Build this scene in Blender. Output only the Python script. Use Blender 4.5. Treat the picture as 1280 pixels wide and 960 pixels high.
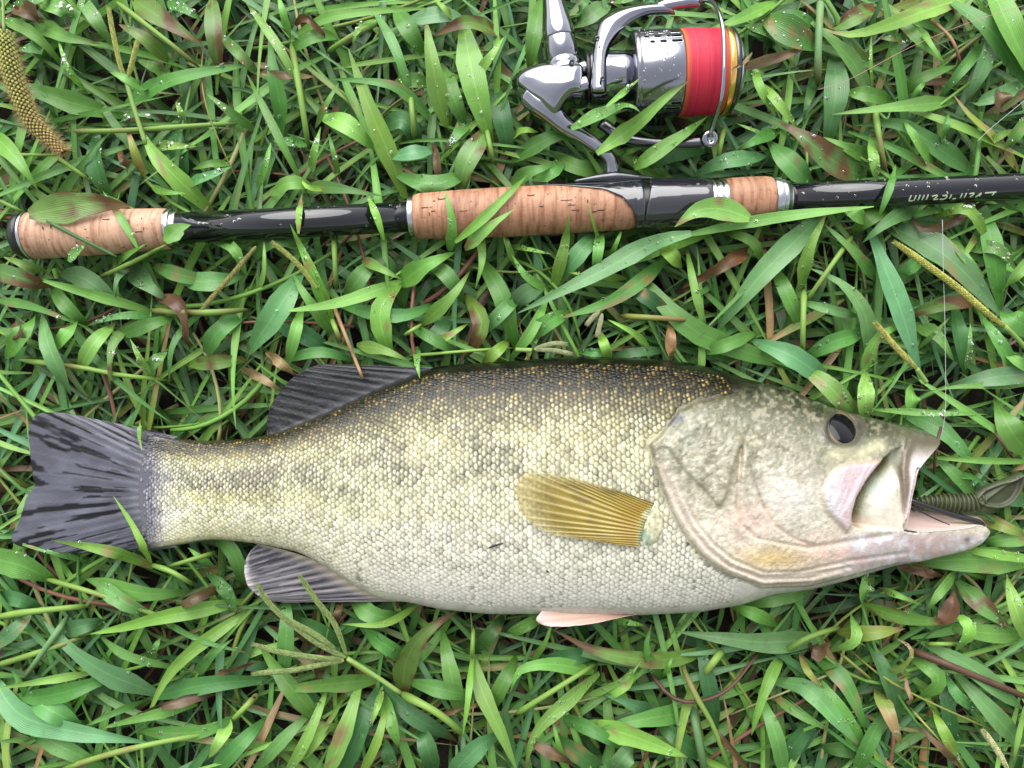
import bpy, math, random
import numpy as np
random.seed(11); RNG = np.random.default_rng(11)
sc = bpy.context.scene
for o in list(bpy.data.objects): bpy.data.objects.remove(o)

# ---------------------------------------------------------------- camera, sky, sun, exposure
CZ = 0.45                       # camera height above the soil, metres
LENS = 28.0
cam_d = bpy.data.cameras.new('camera'); cam = bpy.data.objects.new('camera', cam_d)
sc.collection.objects.link(cam)
cam.location = (0, 0, CZ); cam.rotation_euler = (0, 0, 0)
cam_d.lens = LENS; cam_d.sensor_width = 36.0; cam_d.sensor_fit = 'HORIZONTAL'
cam_d.clip_start = 0.01; cam_d.clip_end = 500
sc.camera = cam
SUN_EL, SUN_AZ = math.radians(43), math.radians(-12)      # azimuth measured from +Y towards +X
w = bpy.data.worlds.new('World'); sc.world = w; w.use_nodes = True
nt = w.node_tree; nt.nodes.clear()
sky = nt.nodes.new('ShaderNodeTexSky'); sky.sky_type = 'NISHITA'; sky.sun_disc = False
sky.sun_elevation = SUN_EL; sky.sun_rotation = SUN_AZ
sky.air_density = 1.5; sky.dust_density = 1.0; sky.ozone_density = 1.0
hs = nt.nodes.new('ShaderNodeHueSaturation'); hs.inputs['Saturation'].default_value = 0.22
bg = nt.nodes.new('ShaderNodeBackground'); bg.inputs['Strength'].default_value = 0.08
wo = nt.nodes.new('ShaderNodeOutputWorld')
nt.links.new(sky.outputs[0], hs.inputs['Color']); nt.links.new(hs.outputs[0], bg.inputs['Color'])
nt.links.new(bg.outputs[0], wo.inputs['Surface'])
sun_d = bpy.data.lights.new('sun', 'SUN'); sun = bpy.data.objects.new('sun', sun_d); sc.collection.objects.link(sun)
sun_d.energy = 1.5; sun_d.angle = math.radians(66); sun_d.color = (1.0, 0.98, 0.95)
_sd = (math.cos(SUN_EL)*math.sin(SUN_AZ), math.cos(SUN_EL)*math.cos(SUN_AZ), math.sin(SUN_EL))
import mathutils
sun.rotation_euler = mathutils.Vector(_sd).to_track_quat('Z', 'Y').to_euler()
sun.location = (0, 0, 3)
sc.view_settings.view_transform = 'Standard'; sc.view_settings.look = 'None'
sc.view_settings.exposure = 1.78; sc.view_settings.gamma = 1.0
sc.view_settings.use_curve_mapping = False
sc.render.engine = 'CYCLES'
sc.cycles.use_denoising = True
sc.cycles.max_bounces = 6; sc.cycles.diffuse_bounces = 3; sc.cycles.glossy_bounces = 3
sc.cycles.transmission_bounces = 4; sc.cycles.transparent_max_bounces = 6

# ---------------------------------------------------------------- measuring: photograph pixel + height -> point
K = (36.0 / LENS) / 1280.0
def P(px, py, z):
    d = (CZ - z) * K
    return ((px - 640.0) * d, (480.0 - py) * d, z)
def PA(p, z):
    p = np.asarray(p, float); z = np.broadcast_to(np.asarray(z, float), p.shape[:-1])
    d = (CZ - z) * K
    return np.stack([(p[..., 0] - 640) * d, (480 - p[..., 1]) * d, z], -1)
def S(z): return (CZ - z) * K          # metres per pixel at height z

# ---------------------------------------------------------------- helpers
def s2l(c):
    c = np.asarray(c, float) / 255.0
    return np.where(c <= 0.04045, c / 12.92, ((c + 0.055) / 1.055) ** 2.4)
def smooth(a, b, x):
    t = np.clip((x - a) / (b - a), 0, 1); return t * t * (3 - 2 * t)
_perm = RNG.random((256, 256))
def vnoise(x, y):
    xi = np.floor(x).astype(int); yi = np.floor(y).astype(int); fx = x - xi; fy = y - yi
    fx = fx * fx * (3 - 2 * fx); fy = fy * fy * (3 - 2 * fy)
    g = lambda i, j: _perm[i & 255, j & 255]
    return (g(xi, yi) * (1 - fx) + g(xi + 1, yi) * fx) * (1 - fy) + (g(xi, yi + 1) * (1 - fx) + g(xi + 1, yi + 1) * fx) * fy
def fbm(x, y, s, o=3):
    r = 0; a = 0.5; t = 0
    for i in range(o):
        r = r + a * vnoise(x / s + 17.3 * i, y / s - 9.1 * i); t += a; a *= 0.5; s *= 0.5
    return r / t
def poly_dist(p, pl):
    """distance of points p (N,2) to polyline pl"""
    pl = np.asarray(pl, float); best = np.full(len(p), 1e9)
    for a, b in zip(pl[:-1], pl[1:]):
        ab = b - a; t = np.clip(((p - a) @ ab) / max(ab @ ab, 1e-9), 0, 1)
        best = np.minimum(best, np.hypot(*(p - (a + t[:, None] * ab)).T))
    return best
def poly_near(p, pl):
    pl = np.asarray(pl, float); best = np.full(len(p), 1e9); q = np.zeros((len(p), 2))
    for a, b in zip(pl[:-1], pl[1:]):
        ab = b - a; t = np.clip(((p - a) @ ab) / max(ab @ ab, 1e-9), 0, 1)
        c = a + t[:, None] * ab; d = np.hypot(*(p - c).T); m = d < best
        best[m] = d[m]; q[m] = c[m]
    return q, best
def inside(p, pg):
    pg = np.asarray(pg, float); r = np.zeros(len(p), bool); n = len(pg); j = n - 1
    for i in range(n):
        xi, yi = pg[i]; xj, yj = pg[j]
        if yi != yj:
            c = ((yi > p[:, 1]) != (yj > p[:, 1])) & (p[:, 0] < (xj - xi) * (p[:, 1] - yi) / (yj - yi) + xi)
            r ^= c
        j = i
    return r
def sdist(p, pg):
    pg = np.asarray(pg, float); d = poly_dist(p, np.vstack([pg, pg[:1]]))
    return np.where(inside(p, pg), -d, d)
def spline(pts, n):
    """Catmull-Rom through pts, n samples, about even in length"""
    P_ = np.asarray(pts, float)
    if len(P_) == 2: return P_[0] + (P_[1] - P_[0]) * np.linspace(0, 1, n)[:, None]
    Q = np.vstack([2 * P_[0] - P_[1], P_, 2 * P_[-1] - P_[-2]])
    out = []
    for i in range(1, len(Q) - 2):
        t = np.linspace(0, 1, 14, endpoint=(i == len(Q) - 3))[:, None]
        p0, p1, p2, p3 = Q[i - 1], Q[i], Q[i + 1], Q[i + 2]
        out.append(0.5 * (2 * p1 + (p2 - p0) * t + (2 * p0 - 5 * p1 + 4 * p2 - p3) * t ** 2 + (3 * p1 - p0 - 3 * p2 + p3) * t ** 3))
    o = np.vstack(out); L = np.r_[0, np.cumsum(np.linalg.norm(np.diff(o, axis=0), axis=1))]
    tt = np.linspace(0, L[-1], n)
    return np.stack([np.interp(tt, L, o[:, k]) for k in range(o.shape[1])], -1)

def mesh(name, v, f, mat, parent=None, col=None, uv=None, smooth_=True):
    """one mesh object; f is an (N,3|4) int array or a list of tuples"""
    me = bpy.data.meshes.new(name); v = np.asarray(v, np.float32)
    if isinstance(f, np.ndarray):
        n, k = f.shape
        me.vertices.add(len(v)); me.vertices.foreach_set('co', v.ravel())
        me.loops.add(n * k); me.loops.foreach_set('vertex_index', f.astype(np.int32).ravel())
        me.polygons.add(n); me.polygons.foreach_set('loop_start', np.arange(0, n * k, k, dtype=np.int32))
        me.update(calc_edges=True)
    else:
        me.from_pydata(v.tolist(), [], f)
    if smooth_: me.polygons.foreach_set('use_smooth', np.ones(len(me.polygons), bool))
    if col is not None:
        a = me.color_attributes.new('Col', 'FLOAT_COLOR', 'POINT')
        c = np.ones((len(v), 4), np.float32); c[:, :np.shape(col)[-1]] = col; a.data.foreach_set('color', c.ravel())
    if uv is not None:
        a = me.attributes.new('leafuv', 'FLOAT2', 'POINT'); a.data.foreach_set('vector', np.asarray(uv, np.float32).ravel())
    if mat: me.materials.append(mat)
    o = bpy.data.objects.new(name, me); sc.collection.objects.link(o)
    if parent: o.parent = parent
    return o
def tag(o, label=None, cat=None, group=None, kind=None):
    if label: o['label'] = label
    if cat: o['category'] = cat
    if group: o['group'] = group
    if kind: o['kind'] = kind
    return o
def thing(name, label, cat, group=None):
    o = bpy.data.objects.new(name, None); sc.collection.objects.link(o); o.empty_display_size = 0.01
    return tag(o, label, cat, group)
class MB:
    """collects pieces of one mesh"""
    def __init__(s): s.v = []; s.f = []; s.c = []; s.n = 0
    def add(s, v, f, c=None):
        v = np.asarray(v, float); s.v.append(v)
        s.f += [tuple(int(i) + s.n for i in q) for q in f]
        if c is not None: s.c.append(np.broadcast_to(np.asarray(c, float), (len(v), 3)))
        s.n += len(v); return s
    def build(s, name, mat, parent=None, smooth_=True):
        return mesh(name, np.vstack(s.v), s.f, mat, parent, np.vstack(s.c) if s.c else None, None, smooth_)
def grid_faces(nu, nv, wrap=False):
    f = []
    for i in range(nu - 1):
        for j in range(nv - (0 if wrap else 1)):
            k = (j + 1) % nv
            f.append((i * nv + j, (i + 1) * nv + j, (i + 1) * nv + k, i * nv + k))
    return f
def frames(c):
    t = np.gradient(c, axis=0); t /= np.maximum(np.linalg.norm(t, axis=1)[:, None], 1e-12)
    up = np.array([0, 0, 1.0]); a = np.cross(t, up)
    n = np.linalg.norm(a, axis=1); a[n < 1e-6] = (1, 0, 0); a /= np.linalg.norm(a, axis=1)[:, None]
    return t, a, np.cross(a, t)
def tube(c, r, n=8, caps=True, flat=1.0):
    """tube round a centre line c (N,3), radius r per point, flat = height/width"""
    c = np.asarray(c, float); r = np.broadcast_to(np.asarray(r, float), (len(c),))
    t, a, b = frames(c); th = np.linspace(0, 2 * math.pi, n, endpoint=False)
    v = c[:, None] + r[:, None, None] * (np.cos(th)[None, :, None] * a[:, None] + flat * np.sin(th)[None, :, None] * b[:, None])
    f = grid_faces(len(c), n, True)
    if caps: f += [tuple(range(n)), tuple(range((len(c) - 1) * n, len(c) * n))[::-1]]
    return v.reshape(-1, 3), f
def lathe(o, d, prof, n=48, caps=True):
    """profile [(distance, radius)] turned round the line o + d*s"""
    o = np.asarray(o, float); d = np.asarray(d, float); d = d / np.linalg.norm(d)
    up = np.array([0, 0, 1.0]); a = np.cross(d, up); a /= np.linalg.norm(a); b = np.cross(a, d)
    th = np.linspace(0, 2 * math.pi, n, endpoint=False); pr = np.asarray(prof, float)
    ring = np.cos(th)[:, None] * a + np.sin(th)[:, None] * b
    v = o + pr[:, 0, None, None] * d + pr[:, 1, None, None] * ring[None]
    f = grid_faces(len(pr), n, True)
    if caps: f += [tuple(range(n)), tuple(range((len(pr) - 1) * n, len(pr) * n))[::-1]]
    return v.reshape(-1, 3), f
def fillgrid(pg, step):
    """grid points filling polygon pg, its rim snapped onto the outline"""
    pg = np.asarray(pg, float); x0, y0 = pg.min(0); x1, y1 = pg.max(0)
    gx = np.arange(x0 - step, x1 + 2 * step, step); gy = np.arange(y0 - step, y1 + 2 * step, step)
    X, Y = np.meshgrid(gx, gy, indexing='ij'); p = np.stack([X.ravel(), Y.ravel()], -1)
    ins = inside(p, pg); nx, ny = X.shape; I = np.arange(nx * ny).reshape(nx, ny)
    q = np.stack([I[:-1, :-1], I[1:, :-1], I[1:, 1:], I[:-1, 1:]], -1).reshape(-1, 4)[:, ::-1]
    q = q[ins[q].all(1)]
    used = np.unique(q); m = -np.ones(nx * ny, int); m[used] = np.arange(len(used)); q = m[q]; p = p[used]
    e = np.sort(np.vstack([q[:, [0, 1]], q[:, [1, 2]], q[:, [2, 3]], q[:, [3, 0]]]), 1)
    eu, cnt = np.unique(e, axis=0, return_counts=True)
    rim = np.unique(eu[cnt == 1]); loop = np.vstack([pg, pg[:1]])
    p[rim] = poly_near(p[rim], loop)[0]
    isrim = np.zeros(len(p), bool); isrim[rim] = True
    return p, q, isrim, eu[cnt == 1]

# ---------------------------------------------------------------- materials
def mat_new(name):
    m = bpy.data.materials.new(name); m.use_nodes = True
    n = m.node_tree.nodes; b = n['Principled BSDF']
    return m, m.node_tree, b
def N(t, kind, **kw):
    n = t.nodes.new(kind)
    for k, v in kw.items():
        if k in n.inputs: n.inputs[k].default_value = v
        else: setattr(n, k, v)
    return n
def plain(name, rgb, rough=0.4, metal=0.0, spec=0.5, coat=0.0, bump=0.0, bscale=300, var=0.0):
    m, t, b = mat_new(name)
    b.inputs['Base Color'].default_value = (*rgb, 1); b.inputs['Roughness'].default_value = rough
    b.inputs['Metallic'].default_value = metal; b.inputs['Specular IOR Level'].default_value = spec
    b.inputs['Coat Weight'].default_value = coat; b.inputs['Coat Roughness'].default_value = 0.05
    tc = N(t, 'ShaderNodeTexCoord'); ns = N(t, 'ShaderNodeTexNoise', Scale=bscale, Detail=4.0)
    t.links.new(tc.outputs['Object'], ns.inputs['Vector'])
    if var:
        mx = N(t, 'ShaderNodeMix', data_type='RGBA', blend_type='MULTIPLY'); mx.inputs[0].default_value = 1
        cr = N(t, 'ShaderNodeMapRange'); cr.inputs['To Min'].default_value = 1 - var; cr.inputs['To Max'].default_value = 1 + var
        t.links.new(ns.outputs['Fac'], cr.inputs['Value']); mx.inputs[6].default_value = (*rgb, 1)
        t.links.new(cr.outputs[0], mx.inputs[7]); t.links.new(mx.outputs[2], b.inputs['Base Color'])
    rr = N(t, 'ShaderNodeMapRange'); rr.inputs['To Min'].default_value = max(rough - 0.04, 0.02); rr.inputs['To Max'].default_value = rough + 0.08
    t.links.new(ns.outputs['Fac'], rr.inputs['Value']); t.links.new(rr.outputs[0], b.inputs['Roughness'])
    if bump:
        bp = N(t, 'ShaderNodeBump', Strength=bump, Distance=0.0005)
        t.links.new(ns.outputs['Fac'], bp.inputs['Height']); t.links.new(bp.outputs[0], b.inputs['Normal'])
    return m
def vcol(name, rough=0.35, spec=0.5, coat=0.0, bump=0.15, bscale=900, trans=0.0, rvar=0.1, alpha=False):
    m, t, b = mat_new(name)
    at = N(t, 'ShaderNodeAttribute', attribute_name='Col')
    tc = N(t, 'ShaderNodeTexCoord'); ns = N(t, 'ShaderNodeTexNoise', Scale=bscale, Detail=3.0)
    t.links.new(tc.outputs['Object'], ns.inputs['Vector'])
    t.links.new(at.outputs['Color'], b.inputs['Base Color'])
    rr = N(t, 'ShaderNodeMapRange'); rr.inputs['To Min'].default_value = max(0.03, rough - rvar); rr.inputs['To Max'].default_value = rough + rvar
    t.links.new(ns.outputs['Fac'], rr.inputs['Value']); t.links.new(rr.outputs[0], b.inputs['Roughness'])
    b.inputs['Specular IOR Level'].default_value = spec; b.inputs['Coat Weight'].default_value = coat
    b.inputs['Coat Roughness'].default_value = 0.12
    if bump:
        bp = N(t, 'ShaderNodeBump', Strength=bump, Distance=0.0006)
        t.links.new(ns.outputs['Fac'], bp.inputs['Height']); t.links.new(bp.outputs[0], b.inputs['Normal'])
    if alpha: t.links.new(at.outputs['Alpha'], b.inputs['Alpha'])
    if trans and not alpha:
        tr = N(t, 'ShaderNodeBsdfTranslucent'); mx = N(t, 'ShaderNodeMixShader'); mx.inputs[0].default_value = trans
        t.links.new(at.outputs['Color'], tr.inputs['Color']); t.links.new(b.outputs[0], mx.inputs[1]); t.links.new(tr.outputs[0], mx.inputs[2])
        t.links.new(mx.outputs[0], t.nodes['Material Output'].inputs['Surface'])
    return m
def leaf_material():
    """leaf blade: colour from the mesh, parallel veins and a pale midrib along it, wet sheen, some light through"""
    m, t, b = mat_new('leaf_blade')
    at = N(t, 'ShaderNodeAttribute', attribute_name='Col'); uv = N(t, 'ShaderNodeAttribute', attribute_name='leafuv')
    sp = N(t, 'ShaderNodeSeparateXYZ'); t.links.new(uv.outputs['Vector'], sp.inputs[0])
    # veins
    w1 = N(t, 'ShaderNodeMath', operation='MULTIPLY'); w1.inputs[1].default_value = 46.0
    t.links.new(sp.outputs['X'], w1.inputs[0])
    sn = N(t, 'ShaderNodeMath', operation='SINE'); t.links.new(w1.outputs[0], sn.inputs[0])
    tc = N(t, 'ShaderNodeTexCoord'); ns = N(t, 'ShaderNodeTexNoise', Scale=120.0, Detail=4.0)
    t.links.new(tc.outputs['Object'], ns.inputs['Vector'])
    n2 = N(t, 'ShaderNodeTexNoise', Scale=900.0, Detail=2.0); t.links.new(tc.outputs['Object'], n2.inputs['Vector'])
    # midrib
    ab = N(t, 'ShaderNodeMath', operation='ABSOLUTE'); t.links.new(sp.outputs['X'], ab.inputs[0])
    mr = N(t, 'ShaderNodeMapRange'); mr.inputs['From Min'].default_value = 0.02; mr.inputs['From Max'].default_value = 0.10
    mr.inputs['To Min'].default_value = 1.0; mr.inputs['To Max'].default_value = 0.0; t.links.new(ab.outputs[0], mr.inputs['Value'])
    f = N(t, 'ShaderNodeMath', operation='MULTIPLY_ADD'); f.inputs[1].default_value = 0.10; f.inputs[2].default_value = 0.78
    t.links.new(sn.outputs[0], f.inputs[0])
    f2 = N(t, 'ShaderNodeMath', operation='MULTIPLY_ADD'); f2.inputs[1].default_value = 0.55
    t.links.new(ns.outputs['Fac'], f2.inputs[0]); t.links.new(f.outputs[0], f2.inputs[2])
    f3 = N(t, 'ShaderNodeMath', operation='MULTIPLY_ADD'); f3.inputs[1].default_value = 0.30
    t.links.new(mr.outputs[0], f3.inputs[0]); t.links.new(f2.outputs[0], f3.inputs[2])
    mx = N(t, 'ShaderNodeMix', data_type='RGBA', blend_type='MULTIPLY'); mx.inputs[0].default_value = 1
    t.links.new(at.outputs['Color'], mx.inputs[6]); t.links.new(f3.outputs[0], mx.inputs[7])
    t.links.new(mx.outputs[2], b.inputs['Base Color'])
    rr = N(t, 'ShaderNodeMapRange'); rr.inputs['To Min'].default_value = 0.14; rr.inputs['To Max'].default_value = 0.46
    t.links.new(ns.outputs['Fac'], rr.inputs['Value']); t.links.new(rr.outputs[0], b.inputs['Roughness'])
    b.inputs['Specular IOR Level'].default_value = 0.42
    hh = N(t, 'ShaderNodeMath', operation='MULTIPLY_ADD'); hh.inputs[1].default_value = 0.5
    t.links.new(sn.outputs[0], hh.inputs[0]); t.links.new(n2.outputs['Fac'], hh.inputs[2])
    bp = N(t, 'ShaderNodeBump', Strength=0.3, Distance=0.0002); t.links.new(hh.outputs[0], bp.inputs['Height'])
    t.links.new(bp.outputs[0], b.inputs['Normal'])
    tr = N(t, 'ShaderNodeBsdfTranslucent'); ms = N(t, 'ShaderNodeMixShader'); ms.inputs[0].default_value = 0.2
    t.links.new(mx.outputs[2], tr.inputs['Color']); t.links.new(b.outputs[0], ms.inputs[1]); t.links.new(tr.outputs[0], ms.inputs[2])
    t.links.new(ms.outputs[0], t.nodes['Material Output'].inputs['Surface'])
    return m
def cork_material(name='cork', tone=(1, 1, 1)):
    m, t, b = mat_new(name)
    tc = N(t, 'ShaderNodeTexCoord')
    mp = N(t, 'ShaderNodeMapping'); mp.inputs['Rotation'].default_value = (0, 0, math.radians(-2.8)); mp.inputs['Scale'].default_value = (1, 0.12, 0.12)
    t.links.new(tc.outputs['Object'], mp.inputs[0])
    n1 = N(t, 'ShaderNodeTexNoise', Scale=520.0, Detail=5.0); t.links.new(mp.outputs[0], n1.inputs['Vector'])
    n2 = N(t, 'ShaderNodeTexNoise', Scale=300.0, Detail=4.0, Roughness=0.65); t.links.new(tc.outputs['Object'], n2.inputs['Vector'])
    n3 = N(t, 'ShaderNodeTexNoise', Scale=45.0, Detail=3.0); t.links.new(tc.outputs['Object'], n3.inputs['Vector'])
    r1 = N(t, 'ShaderNodeValToRGB'); e = r1.color_ramp.elements
    e[0].position = 0.30; e[0].color = (0.27 * tone[0], 0.125 * tone[1], 0.07 * tone[2], 1); e[1].position = 0.56; e[1].color = (0.50 * tone[0], 0.30 * tone[1], 0.20 * tone[2], 1)
    t.links.new(n1.outputs['Fac'], r1.inputs[0])
    r2 = N(t, 'ShaderNodeValToRGB'); e = r2.color_ramp.elements
    e[0].position = 0.30; e[0].color = (0.60, 0.52, 0.48, 1); e[1].position = 0.42; e[1].color = (1, 1, 1, 1); t.links.new(n2.outputs['Fac'], r2.inputs[0])
    mx = N(t, 'ShaderNodeMix', data_type='RGBA', blend_type='MULTIPLY'); mx.inputs[0].default_value = 1
    t.links.new(r1.outputs[0], mx.inputs[6]); t.links.new(r2.outputs[0], mx.inputs[7])
    m3 = N(t, 'ShaderNodeMix', data_type='RGBA', blend_type='MULTIPLY'); m3.inputs[0].default_value = 0.6
    r3 = N(t, 'ShaderNodeMapRange'); r3.inputs['From Min'].default_value = 0.3; r3.inputs['From Max'].default_value = 0.7; r3.inputs['To Min'].default_value = 0.65; r3.inputs['To Max'].default_value = 1.25
    t.links.new(n3.outputs['Fac'], r3.inputs['Value']); t.links.new(mx.outputs[2], m3.inputs[6]); t.links.new(r3.outputs[0], m3.inputs[7])
    t.links.new(m3.outputs[2], b.inputs['Base Color']); b.inputs['Roughness'].default_value = 0.5
    b.inputs['Specular IOR Level'].default_value = 0.35
    bp = N(t, 'ShaderNodeBump', Strength=0.5, Distance=0.0006); t.links.new(n2.outputs['Fac'], bp.inputs['Height']); t.links.new(bp.outputs[0], b.inputs['Normal'])
    return m
M = dict(leaf=leaf_material(), cork=cork_material(), cork_dark=cork_material('worn_cork', (0.72, 0.62, 0.55)),
    chrome=plain('polished_metal', (0.31, 0.31, 0.35), 0.06, 1.0),
    steel=plain('brushed_metal', (0.29, 0.29, 0.33), 0.16, 1.0),
    silver=plain('silver_ring', (0.50, 0.51, 0.53), 0.22, 1.0),
    dark_metal=plain('dark_metal', (0.10, 0.10, 0.11), 0.22, 1.0),
    black=plain('black_plastic', (0.008, 0.008, 0.009), 0.3),
    lacquer=plain('black_lacquer', (0.004, 0.004, 0.007), 0.03, 0.0, 0.5, 0.45),
    graphite=plain('graphite_seat', (0.014, 0.014, 0.019), 0.10, 0.0, 0.8, 0.6),
    gold=plain('gold_metal', (0.85, 0.52, 0.14), 0.2, 1.0),
    letter=plain('lettering_paint', (0.45, 0.52, 0.38), 0.4),
    fish=vcol('fish_scale', 0.24, 0.26, 0.10, 0.3, 900), skin=vcol('fish_skin', 0.22, 0.40, 0.22, 0.5, 1100), fin=vcol('fin_membrane', 0.34, 0.32, 0.0, 0.35, 700),
    softfin=vcol('soft_fin', 0.3, 0.5, 0.2, 0.1, 500, 0.3, 0.1, True),
    thread=vcol('braided_line', 0.55, 0.3, 0.0, 0.3, 2500), seed=vcol('seed', 0.5, 0.3, 0, 0.2, 1500, 0.1),
    dead=vcol('dead_leaf', 0.5, 0.35, 0, 0.4, 500, 0.1), lure=vcol('soft_plastic', 0.42, 0.35, 0.0, 0.2, 900))
# ---------------------------------------------------------------- measured shapes shared by the builders
ZM = 0.046                      # height of the fish's middle plane
TOP = np.array([(150,538),(190,543),(225,549),(262,551),(300,549),(337,543),(375,529),(424,508),(450,496),(480,482),(512,470),(550,458),(625,452),(719,446),
    (775,447),(830,450),(880,457),(924,471),(987,488),(1040,509),(1085,521),(1126,531),(1160,540),(1169,547)], float)
BOT = np.array([(150,690),(187,687),(225,681),(267,675),(322,680),(375,691),(412,711),(450,736),(482,750),(512,753),(550,761),(610,767),(681,767),
    (740,768),(800,768),(875,764),(924,755),(965,742),(1010,736),(1047,727),(1111,708),(1156,699),(1205,688),(1221,682),(1230,674),(1233,666)], float)
LIP = np.array([(1169,547),(1161,560),(1149,582),(1141,609),(1135,637),(1128,661)], float)
JAW = np.array([(1128,661),(1150,664),(1176,663),(1206,660),(1222,657),(1231,659),(1233,666)], float)
FARJAW = np.array([(1136,634),(1156,638),(1180,642),(1206,644),(1224,646),(1234,658)], float)
def ytop(x): return np.interp(x, np.r_[TOP[:, 0], 1234], np.r_[TOP[:, 1], 640])
def ybot(x): return np.interp(x, BOT[:, 0], BOT[:, 1])
TX = np.array([150, 200, 260, 330, 450, 600, 750, 880, 980, 1060, 1130, 1180, 1232])
TT = np.array([0.8, 4.0, 10.5, 14.5, 22, 30, 33.5, 34, 31, 26.5, 21, 15, 4]) * 1e-3
def fish_v(m): 
    yt = ytop(m[:, 0]); yb = ybot(m[:, 0]); return np.clip((m[:, 1] - yt) / (yb - yt), 0, 1)
def fish_bulge(m):
    v = fish_v(m); T = np.interp(m[:, 0], TX, TT)
    return T * np.maximum(1 - np.abs(2 * v - 1) ** 2.25, 0) ** 0.58
def m2w(m, z):
    d = K * (CZ - ZM); return np.stack([(m[:, 0] - 640) * d, (480 - m[:, 1]) * d, np.broadcast_to(z, (len(m),))], -1)
def m2p(m, z):
    s = ((CZ - ZM) / (CZ - z))[:, None]; return (m - (640, 480)) * s + (640, 480)
def p2m(p):
    p = np.asarray(p, float); m = p.copy()
    for _ in range(8): m = (p - (640, 480)) * ((CZ - ZM - fish_bulge(m)) / (CZ - ZM))[:, None] + (640, 480)
    return m
LIPM = p2m(LIP)[[0, 2, 3, 4, 5]]; LIPM[0] = LIP[0]; JAWM = p2m(JAW); JAWM[0] = LIPM[-1]; JAWM[-1] = JAW[-1]
FISH_OUT = np.vstack([spline(TOP[1:], 160), spline(LIPM, 24)[1:], spline(JAWM, 24)[1:], spline(BOT[1:], 160)[::-1][1:],
                      spline(np.array([(187,687),(178,655),(173,615),(178,575),(190,543)], float), 24)[1:-1]])
TAIL_OUT = [(225,549),(200,541),(165,533),(130,527),(75,516),(45,519),(36,537),(38,570),(41,598),(44,606),(33,622),(25,648),(15,676),(45,687),(95,690),(140,691),(190,688),(225,681)]
# rod: axis and outer radius in pixels along it
ROD_Z = 0.045
def rod_y(x): return 295 - 0.0497 * (x - 30)
RODR_X = [20,36,100,214,226,512,520,600,700,800,884,906,966,985,1280,2200]
RODR_R = [26,29,28,25,19.5,18.5,28,30.5,30.5,31.5,31,27,27,18,16.5,11]
REEL_Z = 0.050
def obstacle(x, y):
    """(low, high) surface of whatever lies at world x, y: fish, rod or reel; nan where nothing"""
    n = len(x); lo = np.full(n, np.nan); hi = np.full(n, np.nan)
    def put(mask, l, h):
        lo[mask] = np.fmin(lo[mask], l); hi[mask] = np.fmax(hi[mask], h)
    d = K * (CZ - ZM); m = np.stack([x / d + 640, 480 - y / d], -1)
    k = (m[:, 0] > 150) & (m[:, 0] < 1240)
    ins = np.zeros(n, bool); ins[k] = inside(m[k], FISH_OUT)
    b = fish_bulge(m[ins]); put(ins, ZM - b - 0.001, ZM + b + 0.0015)
    fl = np.zeros(n, bool); fl[:] = inside(m, TAIL_OUT) | inside(m, DORSAL_OUT) | inside(m, ANAL_OUT); fl &= ~ins
    put(fl, np.full(fl.sum(), 0.037), np.full(fl.sum(), 0.0485))
    d = K * (CZ - ROD_Z); px = x / d + 640; py = 480 - y / d
    r = np.interp(px, RODR_X, RODR_R); dy = np.abs(py - rod_y(px)); k = (px > 20) & (dy < r)
    h = np.sqrt(np.maximum(r[k] ** 2 - dy[k] ** 2, 0)) * d; put(k, ROD_Z - h - 0.001, ROD_Z + h + 0.0012)
    d = K * (CZ - REEL_Z); px = x / d + 640; py = 480 - y / d
    r = np.where(px < 788, 34, np.where(px < 908, 54, 42)); dy = np.abs(py - 94); k = (px > 733) & (px < 927) & (dy < r)
    h = np.sqrt(np.maximum(r[k] ** 2 - dy[k] ** 2, 0)) * d; put(k, REEL_Z - h - 0.001, REEL_Z + h + 0.0012)
    q = np.stack([px, py], -1)
    for pl, rr in (([(655,105),(735,115)], 30), ([(690,-60),(706,90)], 19), ([(680,130),(700,155),(735,172),(765,192),(768,220)], 12), ([(742,120),(745,70),(760,36),(790,20),(872,10)], 11), ([(800,178),(882,178)], 9)):
        near = (np.abs(px - 760) < 140) & (py < 230)
        dd = np.full(n, 1e9); dd[near] = poly_dist(q[near], pl); k = dd < rr
        h = np.sqrt(rr ** 2 - dd[k] ** 2) * d; put(k, REEL_Z - h - 0.001, REEL_Z + h + 0.001)
    return lo, hi
DORSAL_OUT = [(337,543),(335,533),(339,508),(362,476),(385,460),(430,453),(480,450),(520,455),(560,456),(512,471),(450,497),(400,518)]
ANAL_OUT = [(322,680),(311,689),(306,704),(309,731),(330,748),(365,752),(430,752),(500,752),(470,745),(430,722),(390,697)]
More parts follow.
